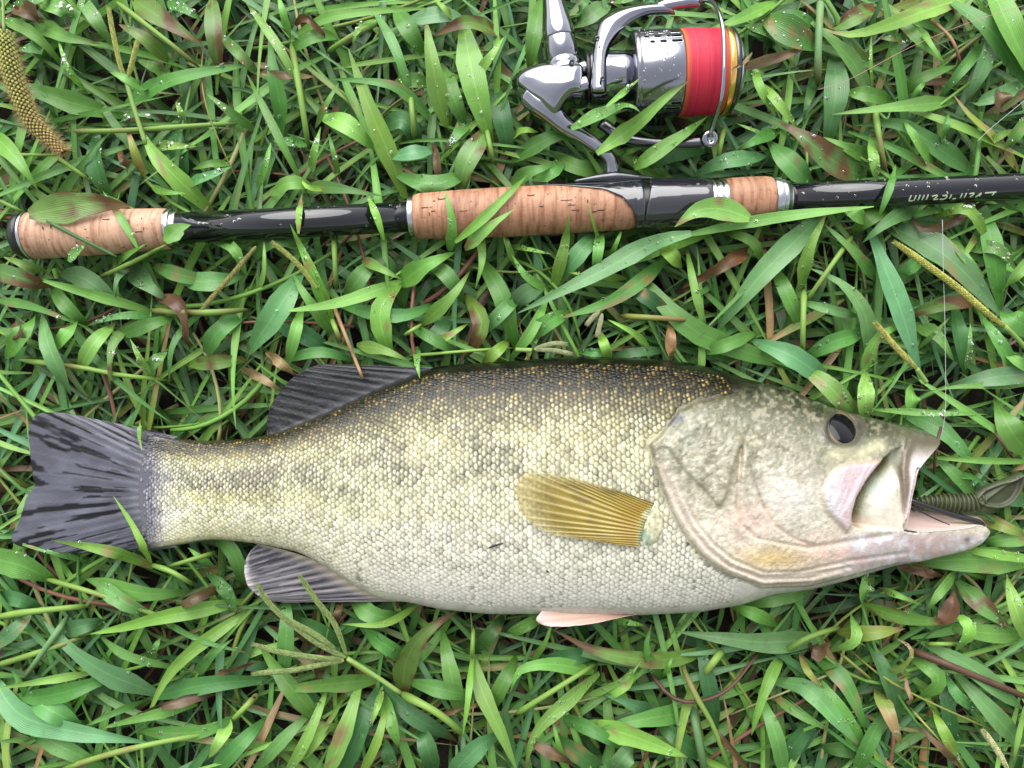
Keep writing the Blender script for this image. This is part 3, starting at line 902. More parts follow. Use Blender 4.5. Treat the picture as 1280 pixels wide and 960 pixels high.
# crop centre, label of the tuft whose leaves stand round it
TUFTS = [
 (30,100,'crabgrass tuft around the hanging bristly seed head'), (120,50,'crabgrass with blemished leaves beside the top edge, right of the bristly seed head'),
 (200,120,'crabgrass with a long arching blade halfway between bristly seed head and upright shoots'), (100,205,'crabgrass just above the round cork butt'),
 (240,215,'crabgrass touching the silver ring above the rear cork grip'), (360,80,'upright light green shoots above the bare black rear shaft'),
 (385,205,'crabgrass pressed against the upper side of the bare black rear shaft'), (475,130,'crabgrass with one long pointed blade above the split between shaft and foregrip'),
 (590,90,'broad bladed crabgrass left of the reel crank knuckle'), (560,205,'crabgrass along the upper side of the cork foregrip'),
 (690,190,'crabgrass crowding the reel stem'), (820,160,'long pointed blades lying across the reel spool and bail'), (700,20,'crabgrass between reel crank and bail arm at the top edge'),
 (930,30,'crabgrass behind the reel spool front'), (930,190,'crabgrass between spool and small front cork'), (1040,70,'crabgrass right of the reel under the tan withered tip'),
 (1040,190,'crabgrass with a wide brown edged blade above the front blank'), (1150,40,'crabgrass with a long blade bowed along the top edge right of the reel'), (1250,60,'large dripping blades in the top right corner'),
 (1140,170,'crabgrass standing above the lettered blank'), (1240,170,'crabgrass with yellowing bent blade beside the brown husk'),
 (100,300,'crabgrass growing over the cork butt grip'), (220,330,'crabgrass under the rear silver ring'), (50,390,'crabgrass at the left edge below the cork butt'),
 (130,430,'crabgrass tangle left of the crumpled brown leaf'), (260,410,'crabgrass with thick pale stalk above the tail'), (380,330,'bright blade tuft crossing the bare rear shaft'),
 (370,420,'crabgrass just above the rear dorsal fin'), (480,380,'crabgrass with S curved blades below the shaft'), (590,290,'spiky young shoots rising across the cork foregrip'),
 (560,400,'crabgrass above the middle of the dark back'), (650,370,'crabgrass below the cork foregrip'), (770,340,'two long dewy blades reaching from the reel seat down to the left'),
 (880,290,'thick pale stalk and blade folded over the reel seat'), (790,420,'low crabgrass against the highest part of the back'), (900,420,'wide blade bending down to the nape of the fish'),
 (1000,320,'crabgrass shoot below the small front cork'), (1060,380,'dewy arching blade above the fish eye'), (1120,330,'broad dewy blades beneath the lettered blank'),
 (1200,300,'broadest dewy blade beside the yellow seed spike'), (1250,330,'crabgrass at the right edge under the blank'), (1150,430,'crabgrass around the lower end of the short seed spike'),
 (1240,440,'crabgrass at the right edge beyond the hanging line'), (1040,480,'rounded blades tucked against the forehead of the fish'), (1200,520,'crabgrass in front of the snout'),
 (1230,590,'crabgrass around the ribbed lure'), (1240,690,'wide blade under the lower jaw'), (160,690,'bright shoot laid over the tail fin'), (40,710,'broad flat blade at the left edge under the tail fin'),
 (280,700,'curled blade behind the anal fin'), (200,770,'crabgrass with long straight pale blade below the tail'), (60,800,'crabgrass at the left edge with thick yellow stalk'),
 (120,850,'large bowed dewy blade with withered point lower left'), (60,920,'wide dewy blade curling out of the lower left corner'), (240,870,'dark blade crossing a slender bright one below the anal fin'),
 (200,930,'crabgrass with yellow green runner along the bottom edge'), (300,930,'crabgrass left of the branched seed head stem at the bottom edge'), (370,800,'crabgrass beneath the branched seed head'),
 (400,900,'narrow blades fanning down at the bottom edge'), (480,880,'crabgrass around the branched seed head stem'), (480,780,'crabgrass tucked under the belly behind the vent'),
 (540,820,'blade with rust coloured corner below the belly'), (610,880,'long straight bright blade below the belly'), (700,800,'crabgrass under the pale pelvic fin'),
 (690,890,'crabgrass bent toward the bottom edge below the pelvic fin'), (800,900,'fan of pointed blades below the belly'), (850,830,'slim stalk beside the arched brown stem'), (780,840,'small pointed leaves left of the arched brown stem'),
 (940,790,'long flat dewy blade below the throat'), (900,890,'crabgrass under the arched brown stem'), (980,900,'crabgrass at the bottom edge right of the arched brown stem'),
 (1050,870,'two drooping dark blades below the gill membrane'), (1080,790,'yellowing curled blades below the throat'), (1150,780,'withered blade with brown frayed end under the jaw'),
 (1120,880,'yellow torn blade beside a thin straw stem'), (1220,770,'brown tipped blade below the lower jaw'), (1210,840,'purple stalk with broad leaves near the right edge'), (1250,920,'crabgrass in the lower right corner')]
def build_traced():
    rnd = random.Random(3); ctr = np.array([(t[0], t[1]) for t in TUFTS], float); roots = {}
    rows = [l.split() for l in TRACE.strip().splitlines()]; n = len(rows)
    for i, r in enumerate(rows):
        kind, code, wd = r[0], r[1], float(r[2]); over = r[-1] == 'o'
        pts = np.array([tuple(map(float, q.split(','))) for q in r[3:] if ',' in q])
        if kind == 'T': pts = pts[::-1]; kind = 'L'
        if kind == 'M': pts = np.vstack([pts[0] + 0.22 * (pts[0] - pts[1]), pts, pts[-1] + 0.22 * (pts[-1] - pts[-2])]) if len(pts) == 2 else np.vstack([pts[0] + 0.4 * (pts[0] - pts[1]), pts[1:-1], pts[-1] + 0.4 * (pts[-1] - pts[-2])])
        mid = pts[len(pts) // 2] if len(pts) > 2 else pts.mean(0)
        j = int(np.argmin(np.hypot(*(ctr - mid).T)))
        if j not in roots: roots[j] = thing('grass_tuft', TUFTS[j][2], 'grass tuft', 'crabgrass tufts')
        root = roots[j]
        c = spline(pts, 9); s = np.linspace(0, 1, 9)
        lay = {'b': 0.0475, 'y': 0.047, 'p': 0.0465, 'm': 0.045, 'g': 0.044, 'd': 0.0385}.get(code, 0.042) + rnd.uniform(-0.003, 0.003)
        if kind == 'S':
            z = lay - 0.008 + 0.006 * np.sin(s * 3.1) - 0.010 * np.abs(2 * s - 1) ** 5
        else:
            z = lay - 0.018 * (1 - s) ** 2 + 0.004 * np.sin(s * math.pi) - 0.007 * s ** 3
            if kind == 'M': z = lay - 0.018 * (2 * s - 1) ** 2
        for _ in range(3):
            q = PA(c, z)
            if over:
                tn = np.gradient(c, axis=0); tn /= np.linalg.norm(tn, axis=1)[:, None]; sd = np.stack([-tn[:, 1], tn[:, 0]], -1) * wd * 0.42
                for off in (-1, 0, 1):
                    q = PA(c + off * sd, z); lo, hi = obstacle(q[:, 0], q[:, 1]); k = ~np.isnan(hi); z = np.where(k, np.maximum(z, np.where(k, hi, 0) + 0.0016), z)
                z = np.maximum(z, np.r_[z[1:], z[-1]] - 0.008); z = np.maximum(z, np.r_[z[0], z[:-1]] - 0.008)
        q = PA(c, z)
        if kind == 'S':
            if not over: press(q, gap=0.002)
            rad = 0.44 * wd * S(0.04) * (1 - 0.25 * s) * np.clip(np.minimum(s + .03, 1.03 - s) * 12, .25, 1) * (1 + 0.16 * (np.sin(s * 8.1 + i) > 0.9))
            v, f = tube(spline(q, 14), np.interp(np.linspace(0, 1, 14), s, rad), 8)
            base = np.array(PAL[code]) * rnd.uniform(0.7, 1.05) * (1.25, 1.0, 1.1)
            cc = base * (0.85 + 0.4 * fbm(v[:, 0] * 1000, v[:, 1] * 1000, 9, 2))[:, None]
            if wd > 7:
                k = smooth(0.62, 0.72, fbm(v[:, 0] * 1000 + 33, v[:, 1] * 1000, 12, 2)); cc += k[:, None] * (np.array((0.2, 0.12, 0.06)) - cc) * 0.6
            mesh('stalk', v, f, M['seed'], root, cc)
        else:
            v, uv = leaf_geo(q, wd * S(0.042) * (1.08 if kind == 'L' else 0.95), kind, rnd.uniform(0.08, 0.28), rnd.uniform(-0.35, 0.35), 13, 0.08, rnd.random() * 6)
            press(v, over)
            mesh('leaf', v, LF, M['leaf'], root, leaf_color(v, uv, code, rnd), uv)
build_traced()
# withered leaves and stems lying loose: kind, colour, width, points, over, label
DEAD = """
T o 15 905,94 935,83 960,75 1013,57 o|dead_leaf|tan withered leaf tip touching the front of the reel spool
L o 13 392,97 350,95 316,90|dead_leaf|tan dead leaf lying flat above the rear shaft
M r 11 365,31 385,25 411,51|dead_leaf|rusty curled dead leaf under the long thin blade at the top
M r 15 542,177 548,240|dead_leaf|reddish dead leaf standing behind the cork foregrip
S o 4.5 1165,25 1190,50 1203,86|dead_stalk|thin bent straw stem in the upper right grass
M r 20 1252,104 1250,142|dead_leaf|crumpled brown husk beside the yellowing bent blade
M r 25 194,371 228,383 236,437|dead_leaf|crumpled red brown leaf above the tail
M r 19 19,404 29,432|dead_leaf|brown shrivelled leaf at the left edge below the butt
L o 18 303,462 325,470 359,491|dead_leaf|yellow and brown dead leaf behind the dorsal fin
M o 17 333,441 350,452 368,470|dead_leaf|tan rolled dead leaf just above the dorsal fin
S o 5.5 416,380 430,415 453,472 o|dead_stalk|straw coloured stem lying over the dorsal fin
T r 25 851,361 890,340 915,325 938,311|dead_leaf|wide brown dead leaf below the reel seat
M o 16 838,401 838,451|dead_stalk|pinkish tan dead sheath against the fish's back
M r 15 1137,264 1150,286 1185,279 1236,249|dead_leaf|twisted brown dead leaf reaching the lettering on the blank
T o 12 1245,596 1265,588 1292,579|dead_leaf|orange withered tip above the lure tail at the right edge
S r 4 1180,520 1170,562 1167,602|dead_stalk|thin dark brown stem hanging in front of the snout
S r 4 1235,528 1250,550 1266,573|dead_stalk|grey brown twig right of the snout
T r 19 217,761 245,747 277,734|dead_leaf|reddish dead leaf between the tail and anal fin
T r 15 164,896 212,880 272,867|dead_leaf|brown dead leaf under the dark blade lower left
M r 11 268,843 327,824|dead_leaf|narrow brown dead leaf below the anal fin
T o 13 603,879 575,885 553,893|dead_leaf|greyish dry leaf tip below the belly
M r 15 402,811 398,850|dead_leaf|pinkish red dead sheath behind the branched seed head
M r 13 429,749 415,787|dead_leaf|red brown sheath under the anal fin's front end
S r 5.5 814,841 835,868 865,878 910,862 951,812|dead_stalk|arched brown stem below the belly
M r 10 884,899 936,964|dead_leaf|long brown dead blade at the bottom edge
M r 13 648,924 690,940 727,962|dead_leaf|dark brown dead blade at the bottom edge under the pelvic fin
M r 16 1164,781 1188,765 1190,733|dead_leaf|frayed brown leaf end below the lower jaw
M o 13 1130,838 1137,882|dead_stalk|pale tan broken sheath beside the torn yellow blade
M r 11 1144,904 1202,960|dead_leaf|brown dead blade in the lower right grass
M r 22 1008,805 1022,815 1036,800|dead_leaf|small crumpled brown leaf beside the curled blades
S r 10 1140,813 1190,833 1282,871|dead_stalk|purple brown stalk reaching the right edge
M r 24 20,12 45,18 58,30|dead_leaf|brown dead leaf in the top left corner
M r 14 150,190 160,215|dead_leaf|dark dead leaf above the cork butt
M r 14 1105,700 1140,712 1180,720|dead_leaf|dark red brown leaf just under the jaw
"""
def build_dead():
    rnd = random.Random(8)
    for ln in DEAD.strip().splitlines():
        d, name, label = ln.split('|'); r = d.split(); over = r[-1] == 'o' and ',' in r[-2]
        kind, code, wd = r[0], r[1], float(r[2]); pts = np.array([tuple(map(float, q.split(','))) for q in r[3:] if ',' in q])
        if kind == 'T': pts = pts[::-1]; kind = 'L'
        c = spline(pts, 9); s = np.linspace(0, 1, 9); z = 0.041 + 0.005 * np.sin(s * 3.1) - 0.008 * np.abs(2 * s - 1) ** 3 + rnd.uniform(-0.002, 0.002)
        if over:
            q = PA(c, z); lo, hi = obstacle(q[:, 0], q[:, 1]); k = ~np.isnan(hi); z = np.where(k, np.maximum(z, np.where(k, hi, 0) + 0.0015), z)
        q = PA(c, z)
        if kind == 'S':
            if not over: press(q, gap=0.002)
            v, f = tube(spline(q, 14), 0.5 * wd * S(0.04) * np.linspace(1, 0.75, 14), 7); uv = None
            cc = np.array((0.08, 0.042, 0.025) if code == 'r' else (0.29, 0.175, 0.09)) * (0.6 + 0.8 * fbm(v[:, 0] * 1000, v[:, 1] * 1000, 5, 2))[:, None]
            o = mesh(name, v, f, M['dead'], None, cc)
        else:
            v, uv = leaf_geo(q, wd * S(0.042) * 0.8, kind, rnd.uniform(0.3, 0.7), rnd.uniform(-0.7, 0.7), 13, 0.5, rnd.random() * 6)
            v[:, 2] += (fbm(v[:, 0] * 1000, v[:, 1] * 1000, 4, 2) - 0.5) * 0.006; press(v, over)
            o = mesh(name, v, LF, M['leaf'], None, leaf_color(v, uv, code, rnd), uv)
        tag(o, label, 'dead leaf' if name == 'dead_leaf' else 'dead stalk', 'withered leaves and stems')
build_dead()
# ---------------------------------------------------------------- rod
ROD = thing('fishing_rod', 'black fishing rod with cork grips lying above the fish', 'fishing rod')
_s = S(ROD_Z); R0 = np.array(P(0, rod_y(0), ROD_Z)); R1 = np.array(P(1000, rod_y(1000), ROD_Z)); RD = (R1 - R0) / np.linalg.norm(R1 - R0)
RS = np.linalg.norm(R1 - R0) / 1000.0         # metres of rod per pixel of x
RA = np.cross(RD, (0, 0, 1.0)); RA /= np.linalg.norm(RA); RB = np.cross(RA, RD)     # RA: down the picture, RB: up to the camera
def turned(name, prof, mat, parent=ROD, n=56, col=None):
    v, f = lathe(R0, RD, [(x * RS, r * _s) for x, r in prof], n); return mesh(name, v, f, mat, parent)
def ring(x0, x1, r, b=1.2): return [(x0, r - b), (x0 + b * .5, r - .3), (x0 + b, r), (x1 - b, r), (x1 - b * .5, r - .3), (x1, r - b)]
turned('end_cap', [(21, 6), (21.5, 19), (23, 24), (26, 27.5), (31, 29), (36, 29)], M['black'])
turned('cap_ring', ring(36, 40, 29.5), M['silver'])
turned('butt_grip', [(40, 27.5), (41, 28.6), (46, 29), (80, 28.8), (140, 27.6), (190, 26), (207, 25.2), (211, 24.6), (212, 23)], M['cork'])
turned('grip_ring', [(212, 24)] + ring(212.5, 219, 24.5) + ring(219, 226, 21.8), M['silver'])
turned('rear_shaft', [(226, 19.5), (380, 19), (511, 18.6)], M['lacquer'])
turned('grip_ring', ring(511, 518.5, 24.5), M['silver'])
turned('fore_grip', [(518, 24), (519.5, 26.5), (524, 28), (540, 28.6), (580, 30), (640, 30.6), (700, 30.2), (760, 29.6), (785, 29), (794, 27), (797, 22)], M['cork_dark'])
turned('seat_tube', [(690, 22), (800, 27.5), (884, 27.5)], M['black'])
def shell(name, x0, x1, rf, thf, mat, nx=60, nt=40, thick=0.6):
    """part of a turned wall: thf(x) -> (angle from, angle to); angle 0 faces down the picture, 90 the camera, 180 up the picture"""
    xs = np.linspace(x0, x1, nx); out = []
    for dr in (0, -thick):
        for x in xs:
            a0, a1 = thf(x); th = np.radians(np.linspace(a0, a1, nt)); r = (rf(x) + dr) * _s
            out.append(R0 + RD * x * RS + r * (np.cos(th)[:, None] * RA + np.sin(th)[:, None] * RB))
    v = np.array(out).reshape(-1, 3); n = nx * nt; f = grid_faces(nx, nt); I = np.arange(n).reshape(nx, nt)
    g = [tuple(i + n for i in q[::-1]) for q in f]
    loop = np.r_[I[0], I[1:, -1], I[-1, -2::-1], I[-2:0:-1, 0]]; nx_ = np.roll(loop, -1)
    return mesh(name, v, f + g + [(a, b, b + n, a + n) for a, b in zip(loop, nx_)], mat, ROD)
CUT = np.array([(640, 229), (669, 231.5), (711, 237), (753, 243), (774, 254), (786, 268), (791, 279), (793, 292)])   # edge between cork and reel seat
def cut_angle(x):
    y = np.interp(x, CUT[:, 0], CUT[:, 1]); c = np.clip((y - rod_y(x)) / 31.0, -1, 1); return math.degrees(math.acos(c))
def seat_r(x): return float(np.interp(x, [640, 700, 760, 795, 806], [31.2, 31.4, 31.8, 32.2, 32]))
shell('reel_seat', 641, 801, seat_r, lambda x: (cut_angle(x) if x < 792 else -60 * (x - 792) / 9 + cut_angle(792), 300), M['graphite'])
def hood_r(x): return float(np.interp(x, [803, 812, 840, 880, 885], [31.5, 32.5, 31.5, 28.5, 27.5]))
def slant(u):        # the hood's rear rim runs slantwise round the seat
    return u
def hood():
    xs = np.linspace(0, 1, 40); th = np.linspace(0, 2 * math.pi, 64, endpoint=False); V = []
    for u in xs:
        x = (806 + 9 * np.sin(th - 1.57 + 1.2) * 0 + 7 * (-np.cos(th))) * (1 - u) + 886 * u
        r = np.interp(x, [798, 806, 815, 845, 880, 886], [31, 32.4, 32.6, 31.2, 28.6, 27.6]) * _s
        V.append(R0 + RD * x[:, None] * RS + r[:, None] * (np.cos(th)[:, None] * RA + np.sin(th)[:, None] * RB))
    mesh('seat_hood', np.array(V).reshape(-1, 3), grid_faces(40, 64, True) + [tuple(range(64)), tuple(range(39 * 64, 40 * 64))[::-1]], M['graphite'], ROD)
hood()
turned('lock_ring', [(885, 24)] + ring(885.5, 892, 26.5) + ring(892, 900, 25.6) + ring(900, 907, 26.2), M['silver'])
turned('front_cork', [(906, 24), (907, 26.5), (911, 28), (935, 28.4), (956, 28), (963, 26.8), (965, 24)], M['cork_dark'])
turned('winding_check', ring(964, 974, 26) + ring(974, 980, 23) + [(980, 21.5), (985, 21), (987, 18)], M['silver'])
turned('blank', [(985, 18), (1100, 17.2), (1280, 16.4), (1700, 14), (2300, 11), (3600, 5)], M['lacquer'])
# lettering painted round the lower side of the blank: short slanted strokes
def strip(pts, wd, mat, name, parent, rad, side=+1):
    """painted stroke on the blank: pts in (x, y) pixels, kept on the round surface"""
    q = spline(np.asarray(pts, float), 8); t = np.gradient(q, axis=0); t /= np.linalg.norm(t, axis=1)[:, None]; nrm = np.stack([-t[:, 1], t[:, 0]], -1)
    V = []
    for sg in (-1, 1):
        e = q + sg * nrm * wd / 2; off = np.clip((e[:, 1] - rod_y(e[:, 0])) / rad, -0.985, 0.985); th = np.arccos(off) - math.radians(13)
        V.append(R0 + RD * e[:, :1] * RS + (rad * _s + 0.00012) * (np.cos(th)[:, None] * RA + np.sin(th)[:, None] * RB))
    V = np.array(V); f = [(i, i + 1, i + 9, i + 8) for i in range(7)]
    return mesh(name, V.reshape(-1, 3), f, mat, parent)
GLY = [[(1131,244),(1130,250),(1135,250.5)],[(1137,244),(1136,250.5)],[(1141,250),(1142,243.5)],[(1147,243.5),(1146,249.5)],[(1151,249),(1152,243)],[(1157,245),(1164,244),(1160,249)],[(1160,249),(1166,248.5)],
       [(1170,244.5),(1176,243.8),(1174,248.4),(1168,248.6)],[(1181,243),(1180,248)],[(1184,248),(1188,247.6)],[(1194,241.6),(1193,247)],[(1199,241.2),(1198,246.6)],[(1203,242),(1209,241.4),(1205,246)],[(1212,246),(1218,240.8),(1216,245)],[(1222,241),(1236,240)],[(1234,240),(1232,244)]]
for i, g in enumerate(GLY): strip(g, 1.7, M['letter'], 'lettering', ROD, 16.9)

# pits and cracks in the cork
def pits():
    rnd = random.Random(9); pm = plain('cork_pit', (0.05, 0.025, 0.015), 0.8)
    for x0, x1, n, rf in ((48, 205, 16, lambda x: np.interp(x, [46, 80, 140, 190, 207], [29, 28.8, 27.6, 26, 25.2])), (526, 770, 30, lambda x: np.interp(x, [524, 540, 580, 640, 700, 770], [28, 28.6, 30, 30.6, 30.2, 29.4])), (914, 955, 5, lambda x: 28.3)):
        for i in range(n):
            x = rnd.uniform(x0, x1); rad = float(rf(x)); y = rod_y(x) + rnd.uniform(-.75, .8) * rad; L = rnd.choice((1.5, 2, 3, 5, 9, 14)); 
            if x > 640 and y < np.interp(x, CUT[:, 0], CUT[:, 1]) + 6: continue
            strip([(x, y), (x + L * .5, y + rnd.uniform(-.6, .4)), (x + L, y - .05 * L)] if rnd.random() < .8 else [(x, y), (x + .3, y + 2), (x, y + 4)], rnd.uniform(.7, 1.6), pm, 'pit', ROD, rad)
pits()
# ---------------------------------------------------------------- spinning reel
REEL = thing('spinning_reel', 'silver spinning reel loaded with red line, mounted on the rod', 'fishing reel')
ZR = REEL_Z; rs = S(ZR); ax = np.array([1.0, 0.045, 0]); ax /= np.linalg.norm(ax)
def rp(x, y, dz=0.0): return np.array(P(x, y, ZR)) + (0, 0, dz)
AX0 = rp(733, 97)
def rt(name, prof, mat, parent=REEL, n=64, col=None):
    v, f = lathe(AX0, ax, [((x - 733) * rs, r * rs) for x, r in prof], n); return mesh(name, v, f, mat, parent, None if col is None else col(v))
rt('rotor', [(735, 26), (736, 31), (740, 33), (752, 33), (760, 31), (776, 30), (792, 30)], M['chrome'])
SP = rt('spool', [(788, 44), (788.5, 50), (790, 52), (794, 52.4), (795, 51.6), (797, 52.4), (845, 52.4), (847, 51.5), (848, 46), (900, 46)], M['steel'])
def threadcol(v):
    x = (v - AX0) @ ax / rs + 733; c = np.empty((len(v), 3)); k = smooth(847, 856, x) * smooth(901, 890, x)
    nz = fbm(x * 6, x * 0 + 3, 4, 3); base = np.array((0.46, 0.018, 0.05)); oc = np.array((0.46, 0.10, 0.03))
    c[:] = oc + k[:, None] * (base - oc); c += (smooth(.55, .7, nz) * .5 * (1 - k * .5))[:, None] * (oc * 1.1 - c); c *= (0.8 + 0.45 * fbm(x * 9, x * 0, 5, 2))[:, None]
    return c
tp = [(847.5, 46)] + [(848 + i * 0.5, 51.2 + 0.28 * math.sin(i * 2.1) + 0.5 * math.sin(i * 0.06)) for i in range(105)] + [(900.5, 46)]
rt('wound_line', tp, M['thread'], SP, 64, threadcol)['label'] = 'red braided line with orange edges wound on the spool'
rt('spool_lip', [(899, 48), (900, 52.5), (902, 53), (906, 52.2), (908, 51)], M['gold'], SP)
rt('front_rim', [(907, 50), (909, 51.5), (912, 51), (915, 47), (915, 40), (911, 36)], M['dark_metal'], SP)
rt('drag_knob', [(910, 44), (914, 45), (918, 43), (922, 36), (924.5, 26), (924, 18), (920, 14)], M['silver'], REEL)
kn = rt('knob_grip', [(917, 20), (923, 21), (927, 18), (929, 10), (929, 1)], M['black'], REEL)
# ported holes round the skirt: rows of rounded slots
def slot(x0, x1, ang, hw=2.0):
    n = 9; a = math.radians(ang); L = np.linspace(0, 2 * math.pi, 20, endpoint=False)
    cx = (x0 + x1) / 2; hl = max((x1 - x0) / 2 - hw, 0); u = cx + np.sign(np.cos(L)) * hl + hw * np.cos(L); t = hw * np.sin(L)
    A_ = np.cross(ax, (0, 0, 1.0)); A_ /= np.linalg.norm(A_); B_ = np.cross(A_, ax)
    V = []
    for dr, k in ((0.35, 1.28), (0.5, 1.05), (0.2, 0.9)):
        uu = cx + (u - cx) * (1 + (k - 1) * .5); th = a + t * k / 52.4
        V.append(AX0 + ((uu - 733) * rs)[:, None] * ax + (52.4 + dr) * rs * (np.cos(th)[:, None] * A_ + np.sin(th)[:, None] * B_))
    V = np.array(V); m1 = mesh('slot_rim', V[:2].reshape(-1, 3), grid_faces(2, 20, True), M['silver'], SP)
    mesh('slot', V[1:].reshape(-1, 3), grid_faces(2, 20, True) + [tuple(range(20, 40))], M['black'], SP)
for base in (132, 30):
    for r_, segs in ((0, ((806, 812), (817, 826), (832, 844))), (-9.5, ((799, 805), (811, 820), (826, 844))), (-19, ((805, 811), (817, 825), (831, 844)))):
        for a_, b_ in segs: slot(a_, b_, base + r_)
def pillow(name, out, zc, T, R, mat, parent=REEL, step=1.6, dz=0.0, soft=40, lean=False):
    out = spline(np.vstack([out, out[:1]]), 120)[:-1]; p, q, rim, e = fillgrid(out, step); d = poly_dist(p, np.vstack([out, out[:1]]))
    t = np.clip(d / R, 0, 1); h = T * np.sqrt(np.clip(1 - (1 - t) ** 2, 0, 1)); n = len(p)
    E = np.unique(np.sort(np.vstack([q[:, [0, 1]], q[:, [1, 2]], q[:, [2, 3]], q[:, [3, 0]]]), 1), axis=0); deg = np.bincount(E.ravel(), minlength=n)
    for _ in range(soft):
        a_ = np.bincount(E[:, 0], h[E[:, 1]], n) + np.bincount(E[:, 1], h[E[:, 0]], n); h = np.where(rim, 0, 0.5 * h + 0.5 * a_ / deg)
    if lean: h = h * (0.5 + 0.5 * smooth(640, 715, p[:, 0])) * (1 - 0.35 * smooth(115, 160, p[:, 1]))
    h[rim] = 0
    w1 = PA(p, np.full(n, zc)); w1[:, 2] += h; w2 = w1.copy(); w2[:, 2] = zc - h
    idx = np.arange(n) + n; idx[rim] = np.nonzero(rim)[0]
    return mesh(name, np.vstack([w1, w2]), np.vstack([q, idx[q][:, ::-1]]), mat, parent)
pillow('gearbox', np.array([(640,98),(652,87),(676,80),(700,82),(728,84),(734,92),(735,118),(733,134),(716,136),(704,148),(694,158),(680,152),(668,140),(652,124),(641,110)], float), ZR, 0.0150, 20, M['chrome'], soft=14, lean=True)
# sculpted panel edges on the gearbox
def bar(name, pts, r, zs, mat, parent=REEL, flat=1.0, n=10, ns=24):
    q = spline(np.c_[np.asarray(pts, float), np.asarray(zs, float) * np.ones(len(pts))], ns); c = PA(q[:, :2], ZR); c[:, 2] = q[:, 2]
    rr = np.interp(np.linspace(0, 1, ns), np.linspace(0, 1, len(np.atleast_1d(r))), np.atleast_1d(r)) if np.ndim(r) else np.full(ns, r)
    v, f = tube(c, rr * rs, n, True, flat); return mesh(name, v, f, mat, parent)
bar('gearbox_ridge', [(668,104),(682,106),(705,103),(732,92)], [1, 5, 8, 9], [ZR + .008, ZR + .0105, ZR + .0115, ZR + .009], M['chrome'], flat=.55)
bar('gearbox_ridge', [(692,128),(700,124),(714,119),(732,114)], [1, 6, 9, 9], [ZR + .009, ZR + .0105, ZR + .0115, ZR + .0115], M['chrome'], flat=.45)
rt('rotor_gap_shade', [(731, 26), (731.5, 31), (735, 31), (736, 26)], M['black'])  # black ring standing in for the shade between gearbox and rotor
bar('stem', [(662,116),(686,140),(706,158),(728,170),(748,183),(762,196),(767,210),(768,222)], [18, 18, 13.5, 10.5, 9, 8.5, 8, 10], [ZR + .001, ZR + .003, ZR + .002, ZR, ZR - .001, ZR - .002, ZR - .004, ZR - .005], M['chrome'], flat=.8, n=20, ns=40)
bar('foot', [(718,226),(745,222),(768,220),(795,221),(818,222)], [1.5, 4, 7, 4, 1.5], ROD_Z + .004, M['dark_metal'], flat=.8, n=14)
# crank: knuckle, sleeve and collar of the handle
def hl(name, prof, mat):
    o = np.array(P(706, 92, ZR + .004)); d = np.array(P(690, -8, ZR + .004)) - o; L = np.linalg.norm(d); return mesh(name, *lathe(o, d, [(L * s_, r * rs) for s_, r in prof], 40), mat, REEL)
hl('crank_collar', [(-.02, 22), (.0, 24.5), (.04, 24.5), (.055, 22.5), (.08, 23.5), (.15, 22), (.17, 20.5)], M['chrome'])
hl('crank_sleeve', [(.15, 20), (.16, 21), (.42, 19.8), (.435, 19.2)], M['steel'])
hl('crank_arm', [(.43, 19.8), (.45, 20.2), (.55, 20), (.68, 17.5), (.82, 14.5), (1.0, 12), (1.4, 9), (1.8, 8)], M['chrome'])
# bail: arm, lever, wire, roller
def ribbon(name, outer, inner, z0, z1, mat):
    o = spline(np.asarray(outer, float), 40); i = spline(np.asarray(inner, float), 40); t = np.linspace(0, 1, 13); V = []
    prof = np.sin(math.pi * t) ** 0.6
    for k in (1, -1):
        p = o[:, None] * (1 - t)[None, :, None] + i[:, None] * t[None, :, None]; z = (np.linspace(z0, z1, 40)[:, None] + k * 0.0035 * prof[None]); V.append(PA(p, ZR)); V[-1][..., 2] = z
    n = 40 * 13; f = grid_faces(40, 13); v = np.vstack([V[0].reshape(-1, 3), V[1].reshape(-1, 3)]); I = np.arange(n).reshape(40, 13)
    ends = [tuple(I[0]) + tuple((I[0] + n)[::-1]), tuple(I[-1][::-1]) + tuple(I[-1] + n)]
    return mesh(name, v, f + [tuple(a + n for a in q[::-1]) for q in f] + ends, mat, REEL)
ribbon('bail_arm', [(735,128),(736,100),(739,72),(746,40),(756,29),(772,20),(796,13),(822,8)], [(754,128),(755,100),(757,78),(765,60),(780,41),(802,28),(822,24),(842,23)], ZR + .014, ZR + .004, M['chrome'])
bar('bail_lever', [(812,17),(836,12),(858,9),(872,10)], [3, 7.5, 8, 6.5], ZR + .006, M['steel'], flat=.8, n=16)
bar('bail_screw', [(873,10),(873.2,10.4),(873.6,11)], [4.5, 4.5, 3.5], [ZR + .007, ZR + .0095, ZR + .010], M['chrome'], n=16)
bar('bail_wire', [(870,10),(878,14),(884,26),(887,60),(888,100),(887,140),(884,162),(881,178)], 2.6, [ZR + .008, ZR + .011, ZR + .016, ZR + .0245, ZR + .0260, ZR + .0235, ZR + .015, ZR + .010], M['chrome'], n=12, ns=48)
def puck(name, x, y, r, z, h, mat, tor=False):
    c = np.array(P(x, y, ZR)); c[2] = z; v, f = lathe(c, (0.02, -0.3, 1.0), [(-h, r * .9 * rs), (-h * .6, r * rs), (h * .6, r * rs), (h, r * .85 * rs), (h * 1.05, r * .45 * rs), (h * .7, r * .4 * rs), (h * .7, .1 * rs)], 32); return mesh(name, v, f, mat, REEL)
for x_, y_, z_ in ((742, 66, .0165), (748, 116, .0185), (712, 92, .0145)): puck('screw', x_, y_, 3.2, ZR + z_, .0006, M['dark_metal'])
puck('line_roller', 882, 178, 10.5, ZR + .006, .0035, M['chrome'])
